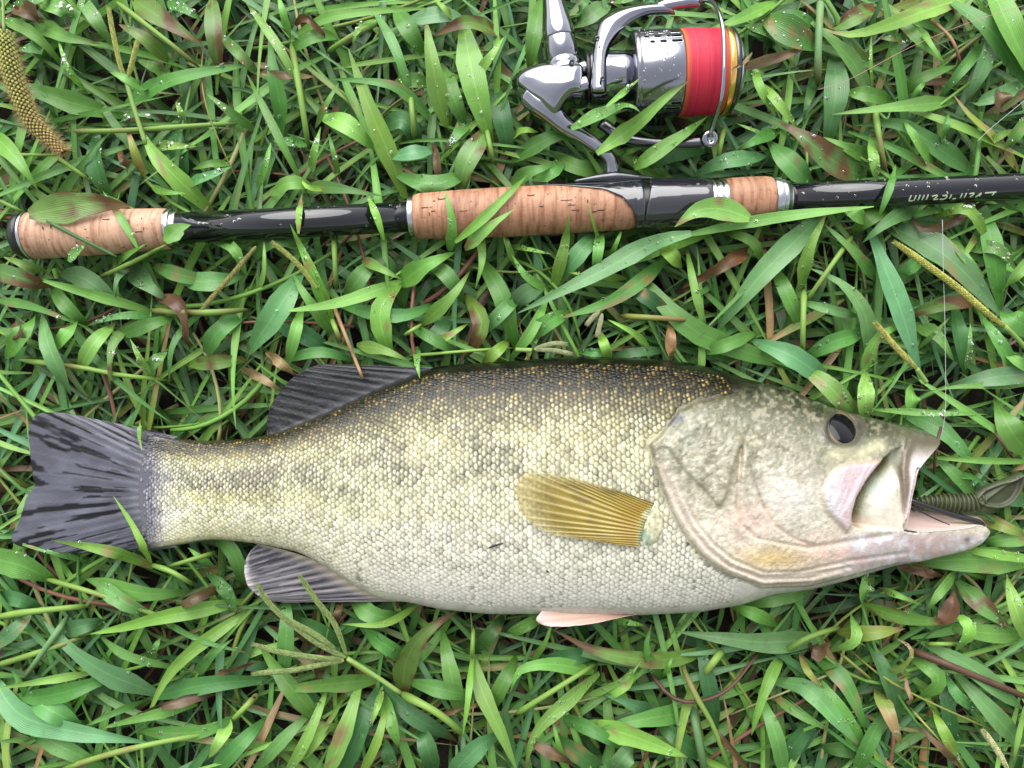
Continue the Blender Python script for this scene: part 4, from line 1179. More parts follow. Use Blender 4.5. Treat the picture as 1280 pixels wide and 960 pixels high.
bar('bail_arm', [(752,150),(780,170),(815,178),(850,180),(880,180)], [8, 7, 6, 6, 7], [ZR - .004, ZR - .002, ZR, ZR + .002, ZR + .004], M['dark_metal'], flat=.7, n=14)

# ---------------------------------------------------------------- lure, hook, line
LURE = thing('soft_lure', 'dark green ribbed soft plastic lure hanging out of the open mouth', 'lure')
def lure():
    c = spline(np.array([(1140,632),(1160,628),(1180,628),(1200,629),(1216,628),(1232,622)], float), 90); s = np.linspace(0, 1, 90)
    r = np.interp(s, [0, .15, .5, .85, 1], [7, 8, 10.5, 11, 7]) * (1 + 0.17 * np.sign(np.sin(s * 2 * math.pi * 17)) * np.abs(np.sin(s * 2 * math.pi * 17)) ** .6) * S(.05)
    q = PA(c, 0.046 + 0.004 * s); v, f = tube(q, r, 18, True, .85)
    cc = np.array((0.030, 0.036, 0.015)) * (0.6 + .9 * fbm(v[:, 0] * 1000, v[:, 1] * 1000, 4, 2))[:, None]; rb = np.repeat(np.clip(np.sin(s * 2 * math.pi * 17), 0, 1), 18); cc += rb[:, None] * np.array((0.03, 0.033, 0.016))
    cc = np.vstack([cc]); mesh('ribbed_body', v, f, M['lure'], LURE, cc)
    # paddle tail
    out = np.array([(1214,622),(1226,610),(1244,602),(1262,596),(1276,590),(1278,602),(1272,618),(1262,630),(1248,636),(1232,635),(1222,632)], float)
    o2 = spline(np.vstack([out, out[:1]]), 90)[:-1]; p, g, rim, e = fillgrid(o2, 1.4); d = poly_dist(p, np.vstack([o2, o2[:1]])); n = len(p)
    edge = 0.0022 * np.exp(-((d - 3) / 2.2) ** 2) + 0.0014 * np.exp(-(poly_dist(p, [(1224,628),(1245,612),(1272,594)]) / 2.5) ** 2)
    h = 0.0012 * np.sqrt(np.clip(d / 3, 0, 1)) + edge; h[rim] = 0
    w1 = PA(p, np.full(n, .050)); w1[:, 2] += h; w2 = w1.copy(); w2[:, 2] = .0495 - h; idx = np.arange(n) + n; idx[rim] = np.nonzero(rim)[0]
    c1 = np.array((0.032, 0.037, 0.015)) * (0.5 + fbm(p[:, 0], p[:, 1], 7, 3))[:, None] + (edge * 10)[:, None] * np.array((.9, 1.0, .7)) * 1.2
    mesh('paddle_tail', np.vstack([w1, w2]), np.vstack([g, idx[g][:, ::-1]]), M['lure'], LURE, np.vstack([c1, c1]))
lure()
HOOK = thing('fishing_hook', 'black wire hook in the open mouth, point lying on the lower jaw', 'hook')
def wire(name, pts, zs, r, parent, mat):
    q = spline(np.c_[np.asarray(pts, float), zs], 30); v, f = tube(PA(q[:, :2], q[:, 2]), np.asarray(r) * S(.05), 10); return mesh(name, v, f, mat, parent)
wire('shank', [(1128,620),(1140,626),(1165,635),(1195,645),(1222,652),(1228,657)], [.050, .052, .053, .053, .053, .050], 3.4, HOOK, M['black'])
wire('point', [(1128,627),(1138,633),(1152,640),(1168,648),(1187,656)], [.056, .060, .060, .060, .059], np.linspace(1.5, .6, 30), HOOK, M['black'])
clear = plain('clear_line', (0.40, 0.42, 0.40), 0.15, 0, .8)
for pts, zs, lab in (([(1178,275),(1179,330),(1181,400),(1182,470),(1181,522),(1172,560)], [.055, .056, .056, .056, .056, .052], 'thin clear line hanging straight down to the snout'),
                     ([(1022,112),(1060,100),(1140,58),(1215,27),(1290,4)], [.052, .053, .055, .055, .054], 'fine pinkish line crossing the grass in the top right corner'),
                     ([(1222,176),(1245,155),(1290,118)], [.052, .054, .053], 'short length of fine line near the right edge above the blank')):
    q = spline(np.c_[np.asarray(pts, float), zs], 30); v, f = tube(PA(q[:, :2], q[:, 2]), 0.00011, 6)
    tag(mesh('fishing_line', v, f, clear if 'pink' not in lab else plain('pink_line', (0.45, 0.2, 0.17), 0.4)), lab, 'fishing line')
# ---------------------------------------------------------------- the bass
GILL = [(905,495),(875,501),(847,514),(824,544),(811,555),(818,581),(826,606),(836,632),(852,664),(876,694),(905,716),(950,735),(1010,733),(1047,724)]   # rear rim of the gill cover
GILL_IN = [(834,561),(856,589),(879,611),(897,632)]
FOLD1 = [(822,575),(834,606),(846,632),(862,660),(884,688),(912,708),(950,720),(1010,716),(1060,708)]
FOLD2 = [(860,680),(885,706),(915,722),(955,731),(1010,727)]
PREOP = [(930,546),(918,572),(912,600),(906,620),(899,634)]
PREOP2 = [(924,560),(921,600),(920,632),(925,655),(945,672),(985,680),(1010,684)]
CHEEK = [(933,572),(939,592),(944,609),(952,632),(966,655),(990,672),(1012,680)]
MAX_POLY = [(1100,573),(1078,576),(1056,579),(1042,586),(1030,600),(1024,614),(1028,636),(1043,651),(1056,664),(1061,655),(1062,640),(1067,621),(1080,599)]
GAP_POLY = [(1101,574),(1080,599),(1067,621),(1062,640),(1062,654),(1072,660),(1120,662),(1127,640),(1124,610),(1123,580),(1126,556),(1112,564)]
LIPLINE = [(1132,550),(1126,566),(1123,585),(1124,612),(1126,640),(1127,658)]
EYE = np.array((1053.0, 536.0))
def ramp(v, ks, cs):
    cs = np.asarray(cs, float); return np.stack([np.interp(v, ks, cs[:, k]) for k in range(3)], -1)
def mixc(c, k, rgb):
    c += np.asarray(k)[:, None] * (np.asarray(rgb, float) - c); return c
def is_head(p):
    """signed distance in pixels to the rear rim of the gill cover: + on the head"""
    g = np.array(GILL); hp = np.vstack([g, [(1047,724),(1120,705),(1300,700),(1300,480),(1000,470),(930,488)]])
    return -sdist(p, hp)
def fish_color(p, v):
    """skin colour (0-255) from place on the fish"""
    x, y = p.T; n1 = fbm(x, y, 26, 3); n2 = fbm(x + 400, y, 9, 3); n3 = fbm(x, y + 300, 4, 2)
    mid = ramp(v, [0, .06, .12, .19, .27, .36, .46, .6, .75, .88, 1], [(12,13,6),(22,22,10),(40,38,19),(88,82,46),(150,144,104),(172,166,134),(180,175,148),(194,189,164),(206,202,182),(214,206,198),(196,184,180)])
    tail = ramp(v, [0, .08, .18, .30, .40, .52, .7, .9, 1], [(52,50,36),(92,90,60),(150,146,100),(120,118,92),(118,116,94),(172,168,118),(200,196,154),(200,194,150),(156,148,112)])
    k = smooth(230, 560, x)[:, None]; c = tail * (1 - k) + mid * k
    dk = smooth(.50, .64, n1 + 0.20 * np.exp(-((v - .38) / .1) ** 2) * smooth(820, 300, x)) * np.exp(-((v - .36) / .13) ** 2)      # broken dark stripe along the side
    mixc(c, 0.6 * dk, (92,87,78))
    dk2 = smooth(.5, .64, n1) * np.exp(-((v - .17) / .08) ** 2); mixc(c, 0.6 * dk2, (70,66,42))
    mixc(c, 0.35 * smooth(.5, .75, n2) * smooth(.5, .8, v), (232,224,214))
    c *= (0.94 + 0.12 * n3)[:, None]
    ll = poly_dist(p, [(560,520),(680,506),(770,498),(830,506),(880,500)]); mixc(c, 0.35 * np.exp(-(ll / 2.5) ** 2), (96,90,70))
    pk = np.exp(-(((x - 190) / 36) ** 2 + ((y - 615) / 60) ** 2)); mixc(c, 0.7 * pk, (170,170,182))
    mixc(c, np.clip(smooth(216, 184, x + 14 * (n2 - .5)), 0, 1) * 0.85, (80,78,90))
    # head
    hd = is_head(p); wb = 1.5 + 14 * smooth(522, 488, y); h = smooth(0, 1, (hd + wb) / (2 * wb))
    hc = ramp(v, [0, .05, .12, .22, .4, .6, .75, .9, 1], [(22,25,15),(38,41,27),(76,78,58),(134,133,110),(170,165,144),(206,197,178),(216,200,184),(220,204,194),(205,192,188)])
    mixc(hc, 0.45 * smooth(.5, .68, n1) * smooth(.62, .35, v), (128,126,104))
    mixc(hc, 0.55 * smooth(.5, .62, fbm(x + 400, y, 5.5, 2)) * smooth(.75, .3, v), (96,92,68))
    mixc(hc, 0.4 * smooth(.5, .72, fbm(x, y * 1.3, 5, 2)), (226,218,196)); mixc(hc, 0.25 * smooth(.5, .72, vnoise(x / 2.3, y / 2.3)), (120,112,94))
    mixc(hc, 0.8 * np.exp(-(((x - 985) / 45) ** 2 + ((y - 615) / 36) ** 2)), (222,214,206))           # white cheek
    mixc(hc, 0.55 * smooth(.50, .62, n2) * np.exp(-(((x - 980) / 55) ** 2 + ((y - 590) / 25) ** 2)), (150,140,120))
    mixc(hc, 0.65 * np.exp(-(((x - 935) / 28) ** 2 + ((y - 650) / 24) ** 2)), (226,190,176))           # pink below the cheek
    mixc(hc, 0.8 * np.exp(-(((x - 965) / 46) ** 2 + ((y - 697) / 14) ** 2)), (212,182,124))            # yellow throat patch
    mixc(hc, 0.55 * np.exp(-(((x - 1040) / 40) ** 2 + ((y - 690) / 22) ** 2)), (214,176,166))
    mixc(hc, 0.5 * np.exp(-(((x - 866) / 30) ** 2 + ((y - 560) / 28) ** 2)) * smooth(.42, .62, n1), (130,136,118))
    mixc(hc, 0.9 * np.exp(-(poly_dist(p, [(835,527),(848,522)]) / 5) ** 2), (70,72,84))
    for pl, wd, cc, a in ((GILL_IN, 1.8, (122,114,94), .55), (PREOP, 5.0, (136,130,104), .7), (PREOP2, 2.0, (206,176,156), .4), (FOLD1, 1.6, (176,150,128), .35), (FOLD2, 1.8, (176,150,140), .6),
                         (GILL, 2.2, (118,108,88), .5), (CHEEK[:4], 1.8, (120,112,92), .6), (CHEEK[3:], 2.4, (196,160,138), .4)):
        mixc(hc, a * np.exp(-(poly_dist(p, pl) / wd) ** 2), cc)  # seam tints, with the shade of the gill grooves put into the colour
    f1 = poly_dist(p, FOLD1); g1 = poly_dist(p, GILL); mem = smooth(3, -3, f1 - g1) * smooth(30, 14, g1) * smooth(560, 600, y)
    mixc(hc, 0.6 * mem, (214,200,186)); mixc(hc, 0.28 * smooth(28, 20, g1) * smooth(585, 625, y) * smooth(1090, 1020, x) * smooth(-.2, -.9, np.cos(2 * math.pi * g1 / 8.5 + 0.8 * fbm(x, y, 40, 2))), (168,138,120))  # membrane colour; fold valleys darkened, their shade painted into the skin
    jaw = smooth(1040, 1080, x) * smooth(662, 672, y); mixc(hc, 0.8 * jaw, (196,180,184)); mixc(hc, 0.7 * jaw * smooth(.5, .7, n2), (232,232,240)); mixc(hc, 0.4 * jaw * smooth(.56, .7, n1), (204,160,160))
    mixc(hc, 0.9 * np.exp(-(((x - 1206) / 4) ** 2 + ((y - 674) / 4) ** 2)), (120,100,110))
    # eye socket, snout, jaws
    de = np.hypot(*(p - EYE).T); mixc(hc, 0.75 * smooth(33, 24, de), (84,82,68)); mixc(hc, 0.7 * np.exp(-((de - 23) / 2.5) ** 2), (70,68,58))
    sn = smooth(1085, 1130, x) * smooth(566, 545, y); mixc(hc, 0.75 * sn, (96,94,76))
    mixc(hc, 0.7 * np.exp(-(poly_dist(p, [(1040,566),(1070,566),(1096,556)]) / 9) ** 2), (206,202,164))
    sm = sdist(p, MAX_POLY); k = smooth(2, -2, sm); mp = np.broadcast_to((192.0,170,172), hc.shape).copy()
    mixc(mp, 0.7 * smooth(1060, 1030, x), (205,206,206)); mixc(mp, 0.5 * smooth(.5, .7, fbm(x * 2.2 + y, y * 0.4, 8, 2)), (232,220,228)); mixc(mp, 0.7 * smooth(582, 574, y), (178,150,120))
    hc = hc * (1 - k)[:, None] + mp * k[:, None]; mixc(hc, 0.5 * np.exp(-((sm - 1) / 2.5) ** 2) * (x < 1075), (190,170,140))
    sg = sdist(p, GAP_POLY); k = smooth(1.5, -1.5, sg); t = smooth(0, 36, poly_dist(p, [(1101,574),(1080,599),(1067,621),(1062,640),(1062,656)]))
    gp = ramp(t, [0, .3, .6, 1], [(48,43,24),(92,86,56),(192,194,172),(204,196,180)]); mixc(gp, 0.7 * smooth(640, 662, y), (222,190,172)); mixc(gp, 0.5 * np.exp(-(((x - 1100) / 9) ** 2 + ((y - 612) / 16) ** 2)), (190,208,198))  # recess shade beside the plate painted into the membrane colour
    hc = hc * (1 - k)[:, None] + gp * k[:, None]
    lip = smooth(1.5, -1.5, sdist(p, [(1129,545),(1126,566),(1123,585),(1124,612),(1126,640),(1128,664),(1140,640),(1150,606),(1160,580),(1182,545)]))
    lc = ramp(smooth(0, 16, poly_dist(p, LIPLINE)), [0, .6, .85, 1], [(112,98,84),(122,108,94),(196,180,176),(220,208,206)]); mixc(lc, smooth(580, 552, y), (96,90,72)); mixc(lc, smooth(8, 3, poly_dist(p, LIP)) * smooth(568, 592, y), (224,212,210)); mixc(lc, 0.6 * smooth(612, 660, y), (224,192,188))
    hc = hc * (1 - lip)[:, None] + lc * lip[:, None]
    hc *= ((0.90 + 0.14 * n3) * (1 + 0.08 * smooth(.35, .7, v)))[:, None]
    return np.clip(c * (1 - h)[:, None] + hc * h[:, None], 8, 245)
def fish_relief(p):
    """fine shape on top of the body's roundness, metres"""
    x, y = p.T; hd = is_head(p); z = 0.0022 * smooth(-1.0, 4, hd) * smooth(480, 520, y)
    for pl, wd, a in ((GILL_IN, 2.2, -.0004), (PREOP, 6.0, -.0006), (PREOP2, 2.2, -.0008), (CHEEK, 2.2, -.0006), (FOLD2, 2.0, -.0007), ([(905,495),(940,488),(985,494)], 3, -.0006)):
        z = z + a * np.exp(-(poly_dist(p, pl) / wd) ** 2)
    g1 = poly_dist(p, GILL); fold = smooth(0, 3, hd) * smooth(28, 20, g1) * smooth(585, 625, y) * smooth(1090, 1020, x)
    z += fold * 0.0005 * np.cos(2 * math.pi * g1 / 8.5 + 0.8 * fbm(x, y, 40, 2))                       # gill membrane folds
    opc = smooth(3, -3, sdist(p, [(834,556),(858,530),(890,520),(928,548),(916,574),(911,600),(905,620),(898,634),(879,613),(856,591)])); z += 0.0011 * opc      # gill cover plate
    z += 0.0030 * np.exp(-(((x - 985) / 38) ** 2 + ((y - 612) / 40) ** 2)) + 0.0012 * np.exp(-(poly_dist(p, [(934,560),(932,600),(940,640)]) / 7) ** 2)      # cheek muscle, front gill bone
    z -= 0.0010 * np.exp(-(poly_dist(p, [(1010,684),(1060,676),(1110,668)]) / 3.5) ** 2) + 0.0008 * np.exp(-(poly_dist(p, [(1000,712),(1060,700),(1130,690)]) / 2.5) ** 2)
    f1 = poly_dist(p, FOLD1); z = z - 0.0011 * np.exp(-(f1 / 2.2) ** 2)
    z += 0.0016 * np.exp(-((poly_dist(p, PREOP2) - 6) / 6) ** 2) * smooth(940, 920, x)
    sm = sdist(p, MAX_POLY); z += 0.0022 * smooth(3, -5, sm)
    sg = sdist(p, GAP_POLY); t = poly_dist(p, [(1101,574),(1080,599),(1067,621),(1062,640),(1062,656)])
    z -= smooth(1, -2.5, sg) * (0.0095 * smooth(40, 4, t) + 0.001)
    z += 0.0012 * np.exp(-(poly_dist(p, LIPLINE) / 9) ** 2) * smooth(1122, 1128, x)
    z -= 0.0012 * np.exp(-(poly_dist(p, LIPLINE) / 2) ** 2)
    de = np.hypot(*(p - EYE).T); z += 0.0012 * np.exp(-((de - 26) / 6) ** 2) - 0.003 * smooth(23, 17, de)
    hm = smooth(4, 14, hd)                                   # small cheek scales and pits
    z += hm * smooth(1060, 1020, x) * (0.0005 * (fbm(x, y, 5, 2) - .5) + 0.00045 * (vnoise(x / 2.0, y / 2.0) - .5))
    z += hm * 0.0012 * (fbm(x, y, 24, 2) - 0.5)
    bm = (1 - hm); z += bm * 0.0008 * (fbm(x + 77, y, 30, 2) - 0.5)
    v = np.clip((y - ytop(x)) / np.maximum(ybot(x) - ytop(x), 1), 0, 1)
    z += bm * smooth(.7, .85, v) * 0.0002 * (vnoise(x / 2.6, y / 2.4) - .5)
    return z
def surf(m, relief=True):
    """height of the upper side above plan position m, and where it shows in the photograph"""
    b = fish_bulge(m); p = m2p(m, ZM + b)
    z = ZM + b
    if relief: z = z + fish_relief(p) * np.clip(b / 0.006, 0, 1)
    return z, p
FISH = thing('fish', 'large greenish gold bass lying on its side with its mouth open', 'fish')
def build_body():
    m, q, rim, edges = fillgrid(FISH_OUT, 1.6)
    z, p = surf(m); v = fish_v(m); col = s2l(fish_color(p, v)) * 0.80
    n = len(m); top = m2w(m, z); low = m2w(m, ZM - fish_bulge(m))
    dj = poly_dist(m, np.vstack([LIPM, JAWM])); front = rim & (dj < 1.2) & (m[:, 0] > 1120)
    shared = rim & ~front
    top[shared, 2] = ZM; idx = np.arange(n) + n; idx[shared] = np.nonzero(shared)[0]
    V = np.vstack([top, low]); C = np.vstack([col, col * 0.9]); F = np.vstack([q, idx[q][:, ::-1]])
    # mouth lining: from the near rim down across the trough of the jaw to the far rim and back to the under side
    near = np.vstack([spline(LIPM, 26), spline(JAWM, 26)[1:]])
    far = np.vstack([LIP + np.linspace((-5, 4), (6, -24), len(LIP)), FARJAW[1:]])
    far = np.vstack([spline(np.vstack([far[:len(LIP)]]), 26), spline(np.vstack([far[len(LIP) - 1:][:1], FARJAW[1:]]), 26)[1:]])
    zn, _ = surf(near); ff = np.full(len(near), ZM - 0.012); nu = len(near); nv = 13; tt = np.linspace(0, 1, nv)
    zfar = np.linspace(ZM - 0.004, ZM - 0.002, nu)
    wn = m2w(near, zn - 0.0005); d = K * (CZ - zfar); wf = np.stack([(far[:, 0] - 640) * d, (480 - far[:, 1]) * d, zfar], -1)
    wf[:26, :2] = wn[:26, :2] + (-0.004, -0.001); wf[:26, 2] = ZM - 0.018
    L = wn[:, None] * (1 - tt)[None, :, None] + wf[:, None] * tt[None, :, None]
    sag = np.sin(math.pi * tt)[None, :] * np.r_[np.full(26, 0.002), np.linspace(0.010, 0.003, nu - 26)][:, None]
    L[:, :, 2] -= sag; L[:26, :, 0] -= np.sin(math.pi * tt)[None, :] * 0.004
    zl = ZM - fish_bulge(near); wl = m2w(near, np.maximum(zl, 0.02)); L = np.concatenate([L, wl[:, None]], 1); nv += 1
    lc = np.broadcast_to(s2l((214, 186, 178)), (nu, nv, 3)).copy()
    k = smooth(1150, 1222, near[:, 0])[:, None, None]; lc = lc * (1 - k) + s2l((186, 172, 150)) * k
    lc[:, 10:] = s2l((150, 132, 120)); lc[:26] = s2l((196, 160, 152)); lc[:, :2] = s2l((206, 192, 186))
    base = len(V); g = np.array(grid_faces(nu, nv)) + base
    V = np.vstack([V, L.reshape(-1, 3)]); C = np.vstack([C, lc.reshape(-1, 3)]); F = np.vstack([F, g])
    mesh('body', V, F, M['skin'], FISH, C)
build_body()
def build_scales():
    """overlapping scales on the flank: the 300 that show largest one by one, the rest together"""
    rnd = random.Random(2); av = np.array([0, .35, .6, .8, .93, 1.0]); bv = np.array([-1, -.55, 0, .55, 1.0])
    wa = np.where(av > .35, np.sqrt(np.maximum(1 - ((av - .35) / .66) ** 2, 0.02)), 0.92)
    A, B = np.meshgrid(av, bv, indexing='ij'); f0 = grid_faces(6, 5); items = []
    x = 902.0; col_i = 0; cen = []
    while x > 180:
        s = np.interp(x, [190, 300, 480, 700, 850], [6.0, 6.9, 8.2, 9.0, 8.8])
        yt, yb = float(ytop(x)), float(ybot(x)); yc, h = 0.47 * yt + 0.53 * yb, 0.5 * (yb - yt)
        nn = int(h * 1.6 / s) + 2
        for j in range(-nn, nn + 1):
            a = (j + (0.5 if col_i % 2 else 0)) * s / h * 0.92
            if abs(a) > 1.5: continue
            y = yc + h * math.sin(a)
            if rnd.random() > smooth(196, 176, x): cen.append((x + rnd.uniform(-.9, .9), y + rnd.uniform(-.8, .8), s * rnd.uniform(.92, 1.12), math.cos(a)))
        x -= s * 0.60; col_i += 1
    cen = np.array(cen); m = cen[:, :2]
    v = fish_v(m); z, p = surf(m, False); keep = (v > 0.004) & (v < 0.94) & (is_head(p) < -3) & inside(m, FISH_OUT)
    pf = sdist(p, [(822,630),(770,611),(711,596),(662,592),(644,607),(655,645),(685,667),(737,675),(797,684),(826,676)])
    cen, m, v, p = cen[keep], m[keep], v[keep], p[keep]
    e = 1.0; zx = (surf(m + (e, 0), False)[0] - surf(m - (e, 0), False)[0]) / (2 * e); zy = (surf(m + (0, e), False)[0] - surf(m - (0, e), False)[0]) / (2 * e)
    zc = surf(m, True)[0]; colb = fish_color(p, v); d = K * (CZ - ZM)
    for i in range(len(m)):
        s = cen[i, 2]; ln = s * 1.28; hw = s * 0.66 * max(cen[i, 3], 0.35) * 1.02
        dx = (0.62 - A) * ln; dy = B * hw * wa[:, None]
        zz = zc[i] + zx[i] * dx + zy[i] * dy
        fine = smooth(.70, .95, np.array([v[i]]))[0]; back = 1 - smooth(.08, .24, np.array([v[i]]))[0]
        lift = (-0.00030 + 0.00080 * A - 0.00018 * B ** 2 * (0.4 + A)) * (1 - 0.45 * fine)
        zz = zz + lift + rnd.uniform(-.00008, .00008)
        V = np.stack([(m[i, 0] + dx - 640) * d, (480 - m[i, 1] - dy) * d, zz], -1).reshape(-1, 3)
        core = np.exp(-(((A - .80) / .16) ** 2 + (B / .85) ** 2)); edge = np.clip(smooth(.60, .40, A) + smooth(.6, 1.0, np.abs(B)) * .8 + smooth(.93, 1, A) * .5, 0, 1)  # masks for scale pigment plus painted highlight and shade between scales
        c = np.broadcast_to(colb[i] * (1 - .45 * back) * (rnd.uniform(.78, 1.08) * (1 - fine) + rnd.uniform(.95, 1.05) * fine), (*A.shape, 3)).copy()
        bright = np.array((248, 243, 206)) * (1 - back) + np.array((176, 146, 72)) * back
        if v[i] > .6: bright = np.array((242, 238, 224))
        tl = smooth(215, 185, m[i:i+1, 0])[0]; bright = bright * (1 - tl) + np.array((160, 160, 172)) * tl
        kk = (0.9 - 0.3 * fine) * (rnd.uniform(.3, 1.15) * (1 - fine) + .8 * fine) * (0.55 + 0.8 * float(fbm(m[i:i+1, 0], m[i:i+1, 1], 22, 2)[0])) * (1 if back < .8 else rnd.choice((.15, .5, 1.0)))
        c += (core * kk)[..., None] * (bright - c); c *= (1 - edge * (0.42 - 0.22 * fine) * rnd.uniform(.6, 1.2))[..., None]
        items.append((s * s * cen[i, 3] * (1 if pf[keep][i] > 6 else .2) + rnd.random() * 3, V, s2l(np.clip(c, 5, 250)).reshape(-1, 3) * 0.88))
    items.sort(key=lambda t: -t[0])
    for sc_, V, c in items[:300]:
        mesh('scale', V, f0, M['fish'], FISH, c)
    mb = MB()
    for sc_, V, c in items[300:]: mb.add(V, f0, c)
    o = mb.build('scales', M['fish'], FISH); o['kind'] = 'stuff'
build_scales()
def fin(name, root, edge, zroot, zedge, nr, colf, mat, na=26, ridge=0.00035, label=None, thick=0.0007):
    """fin between a root line and an outer edge; nr rays raised on it"""
    nb = nr * 8 + 1; r = spline(root, nb); e = spline(edge, nb); a = np.linspace(0, 1, na); b = np.linspace(0, 1, nb)
    p = r[None] * (1 - a)[:, None, None] + e[None] * a[:, None, None]
    ph = b * nr * 2 * math.pi; br = 0.5 + 0.5 * np.cos(ph)
    split = 0.5 + 0.5 * np.cos(2 * ph)
    rd = br[None] * (1 - smooth(.35, .9, a))[:, None] + (0.55 * br[None] + 0.45 * split[None]) * smooth(.35, .9, a)[:, None]
    p = p + ((fbm(p[..., 0].ravel(), p[..., 1].ravel(), 10, 2).reshape(p.shape[:2]) - .5) * 2.5 * a[:, None] ** 3)[..., None] * np.array((1, .3))
    z = (np.asarray(zroot, float) * np.ones(nb))[None] * (1 - a)[:, None] + (np.asarray(zedge, float) * np.ones(nb))[None] * a[:, None]
    z = z + ridge * (rd - .5) + 0.0012 * (fbm(p[..., 0].ravel(), p[..., 1].ravel(), 40, 2).reshape(p.shape[:2]) - .5)
    pz = p.reshape(-1, 2); w1 = PA(p, z).reshape(-1, 3); w2 = w1.copy(); w2[:, 2] -= thick
    fade = name == 'pectoral_fin'
    c = s2l(np.clip(colf(pz, np.repeat(a, nb), np.tile(b, na), rd.ravel()), 4, 245))
    if fade: c = np.c_[c, 1 - 0.62 * smooth(.4, 1, np.repeat(a, nb)) - 0.15 * (1 - rd.ravel())]
    f = np.array(grid_faces(na, nb)); n = len(w1)
    I = np.arange(n).reshape(na, nb); ring = np.r_[I[0], I[1:, -1], I[-1, -2::-1], I[-2:0:-1, 0]]; rn = np.roll(ring, -1)
    F = np.vstack([f, f[:, ::-1] + n, np.stack([ring, rn, rn + n, ring + n], -1)])
    o = mesh(name, np.vstack([w1, w2]), F, mat, FISH, np.vstack([c, c]))
    if label: o['label'] = label
    return o
def dark_fin(light, dark, spread, lo=.42, hi=.58):
    def f(p, a, b, rd):
        c = np.broadcast_to(np.array(light, float), (len(p), 3)).copy()
        n = fbm(b * 420 * spread, a * 26 + 7, 9, 3) ; n2 = fbm(p[:, 0], p[:, 1], 20, 2)
        k = smooth(lo, hi, n * 0.93 + 0.07 * (1 - rd)) * smooth(0.06, 0.25, a)
        mixc(c, 0.92 * k, dark); c *= (0.82 + 0.36 * n2)[:, None]
        mixc(c, 0.4 * smooth(.25, 0, a), (110, 110, 116)); return c
    return f
fin('tail_fin', [(222,546),(203,556),(190,580),(182,612),(186,645),(200,672),(222,684)],
    [(196,540),(130,526),(75,516),(45,519),(36,540),(39,572),(42,598),(44,606),(33,622),(25,648),(15,676),(45,687),(110,691),(192,688)],
    0.0462, 0.042, 22, dark_fin((78, 78, 88), (8, 9, 12), 1.5, .54, .60), M['fin'], 80, 0.0003, 'dark slate tail fin with black streaks')
fin('dorsal_fin', [(337,545),(360,536),(400,520),(450,498),(500,478),(548,460)], [(334,541),(334,524),(339,507),(350,490),(364,474),(386,460),(410,455)],
    0.0455, 0.044, 12, dark_fin((36, 36, 40), (5, 6, 6), 1.0, .46, .52), M['fin'], 70, 0.00018, 'blackish dorsal fin folded along the back')
def anal_col(p, a, b, rd):
    c = np.broadcast_to(np.array((104, 100, 104), float), (len(p), 3)).copy()
    mixc(c, 0.85 * smooth(.5, .56, fbm(b * 380, a * 24, 9, 3) * .8 + .2 * (1 - rd)) * smooth(.05, .3, a), (52, 50, 56))
    mixc(c, 0.8 * smooth(.86, 1, a) * smooth(.9, .3, b), (196, 190, 186)); mixc(c, 0.6 * smooth(.2, 0, a), (178, 164, 128)); return c
fin('anal_fin', [(322,680),(350,686),(390,699),(420,716),(455,738),(496,752)], [(314,687),(307,700),(306,716),(310,732),(320,743),(334,750),(352,753)], 0.0455, 0.043, 12, anal_col, M['fin'], 60, 0.0007, 'grey translucent anal fin with pale rim')
def body_z(pts, lift):
    pts = np.asarray(pts, float); m = pts.copy()
    for _ in range(5):
        z = ZM + fish_bulge(m); m = (pts - (640, 480)) * ((CZ - z) / (CZ - ZM))[:, None] + (640, 480)
    return ZM + fish_bulge(m) + lift
def pec_col(p, a, b, rd):
    c = np.broadcast_to(np.array((152, 134, 62), float), (len(p), 3)).copy()
    mixc(c, 0.45 * (1 - rd), (118, 92, 26)); mixc(c, 0.65 * smooth(.5, .66, fbm(a * 60, b * 90, 8, 2)) * smooth(.3, .5, a), (112, 98, 44))
    mixc(c, 0.7 * smooth(.7, 1, a), (196, 182, 128)); mixc(c, 0.45 * np.exp(-((a - .12) / .1) ** 2), (138, 104, 30)); mixc(c, 0.8 * smooth(.06, 0, a), (150, 160, 136))
    mixc(c, 0.4 * smooth(.1, 0, b), (96, 92, 84)); return c
nbp = 18 * 8 + 1
PR = [(818,629),(812,640),(806,655),(802,670),(798,684)]; PE = [(767,611),(711,596),(662,591),(645,607),(648,628),(656,646),(686,667),(737,676)]
fin('pectoral_fin', PR, PE, body_z(spline(PR, nbp), 0.0016), body_z(spline(PE, nbp), 0.0026), 18, pec_col, M['softfin'], 30, 0.0005, 'amber pectoral fin laid back on the flank')
def pel_col(p, a, b, rd):
    c = np.broadcast_to(np.array((214, 182, 166), float), (len(p), 3)).copy()
    mixc(c, 0.7 * smooth(.55, .1, b), (176, 138, 84)); mixc(c, 0.3 * (1 - rd), (150, 110, 84)); mixc(c, 0.7 * smooth(.75, 1, a), (222, 196, 194)); return c
fin('pelvic_fin', [(818,758),(816,761),(812,765)], [(752,750),(715,750),(686,759),(670,774),(687,783),(732,781),(780,771)], 0.050, [0.056] * 1, 9, pel_col, M['softfin'], 24, 0.0006, 'pale pink pelvic fin hanging below the belly')
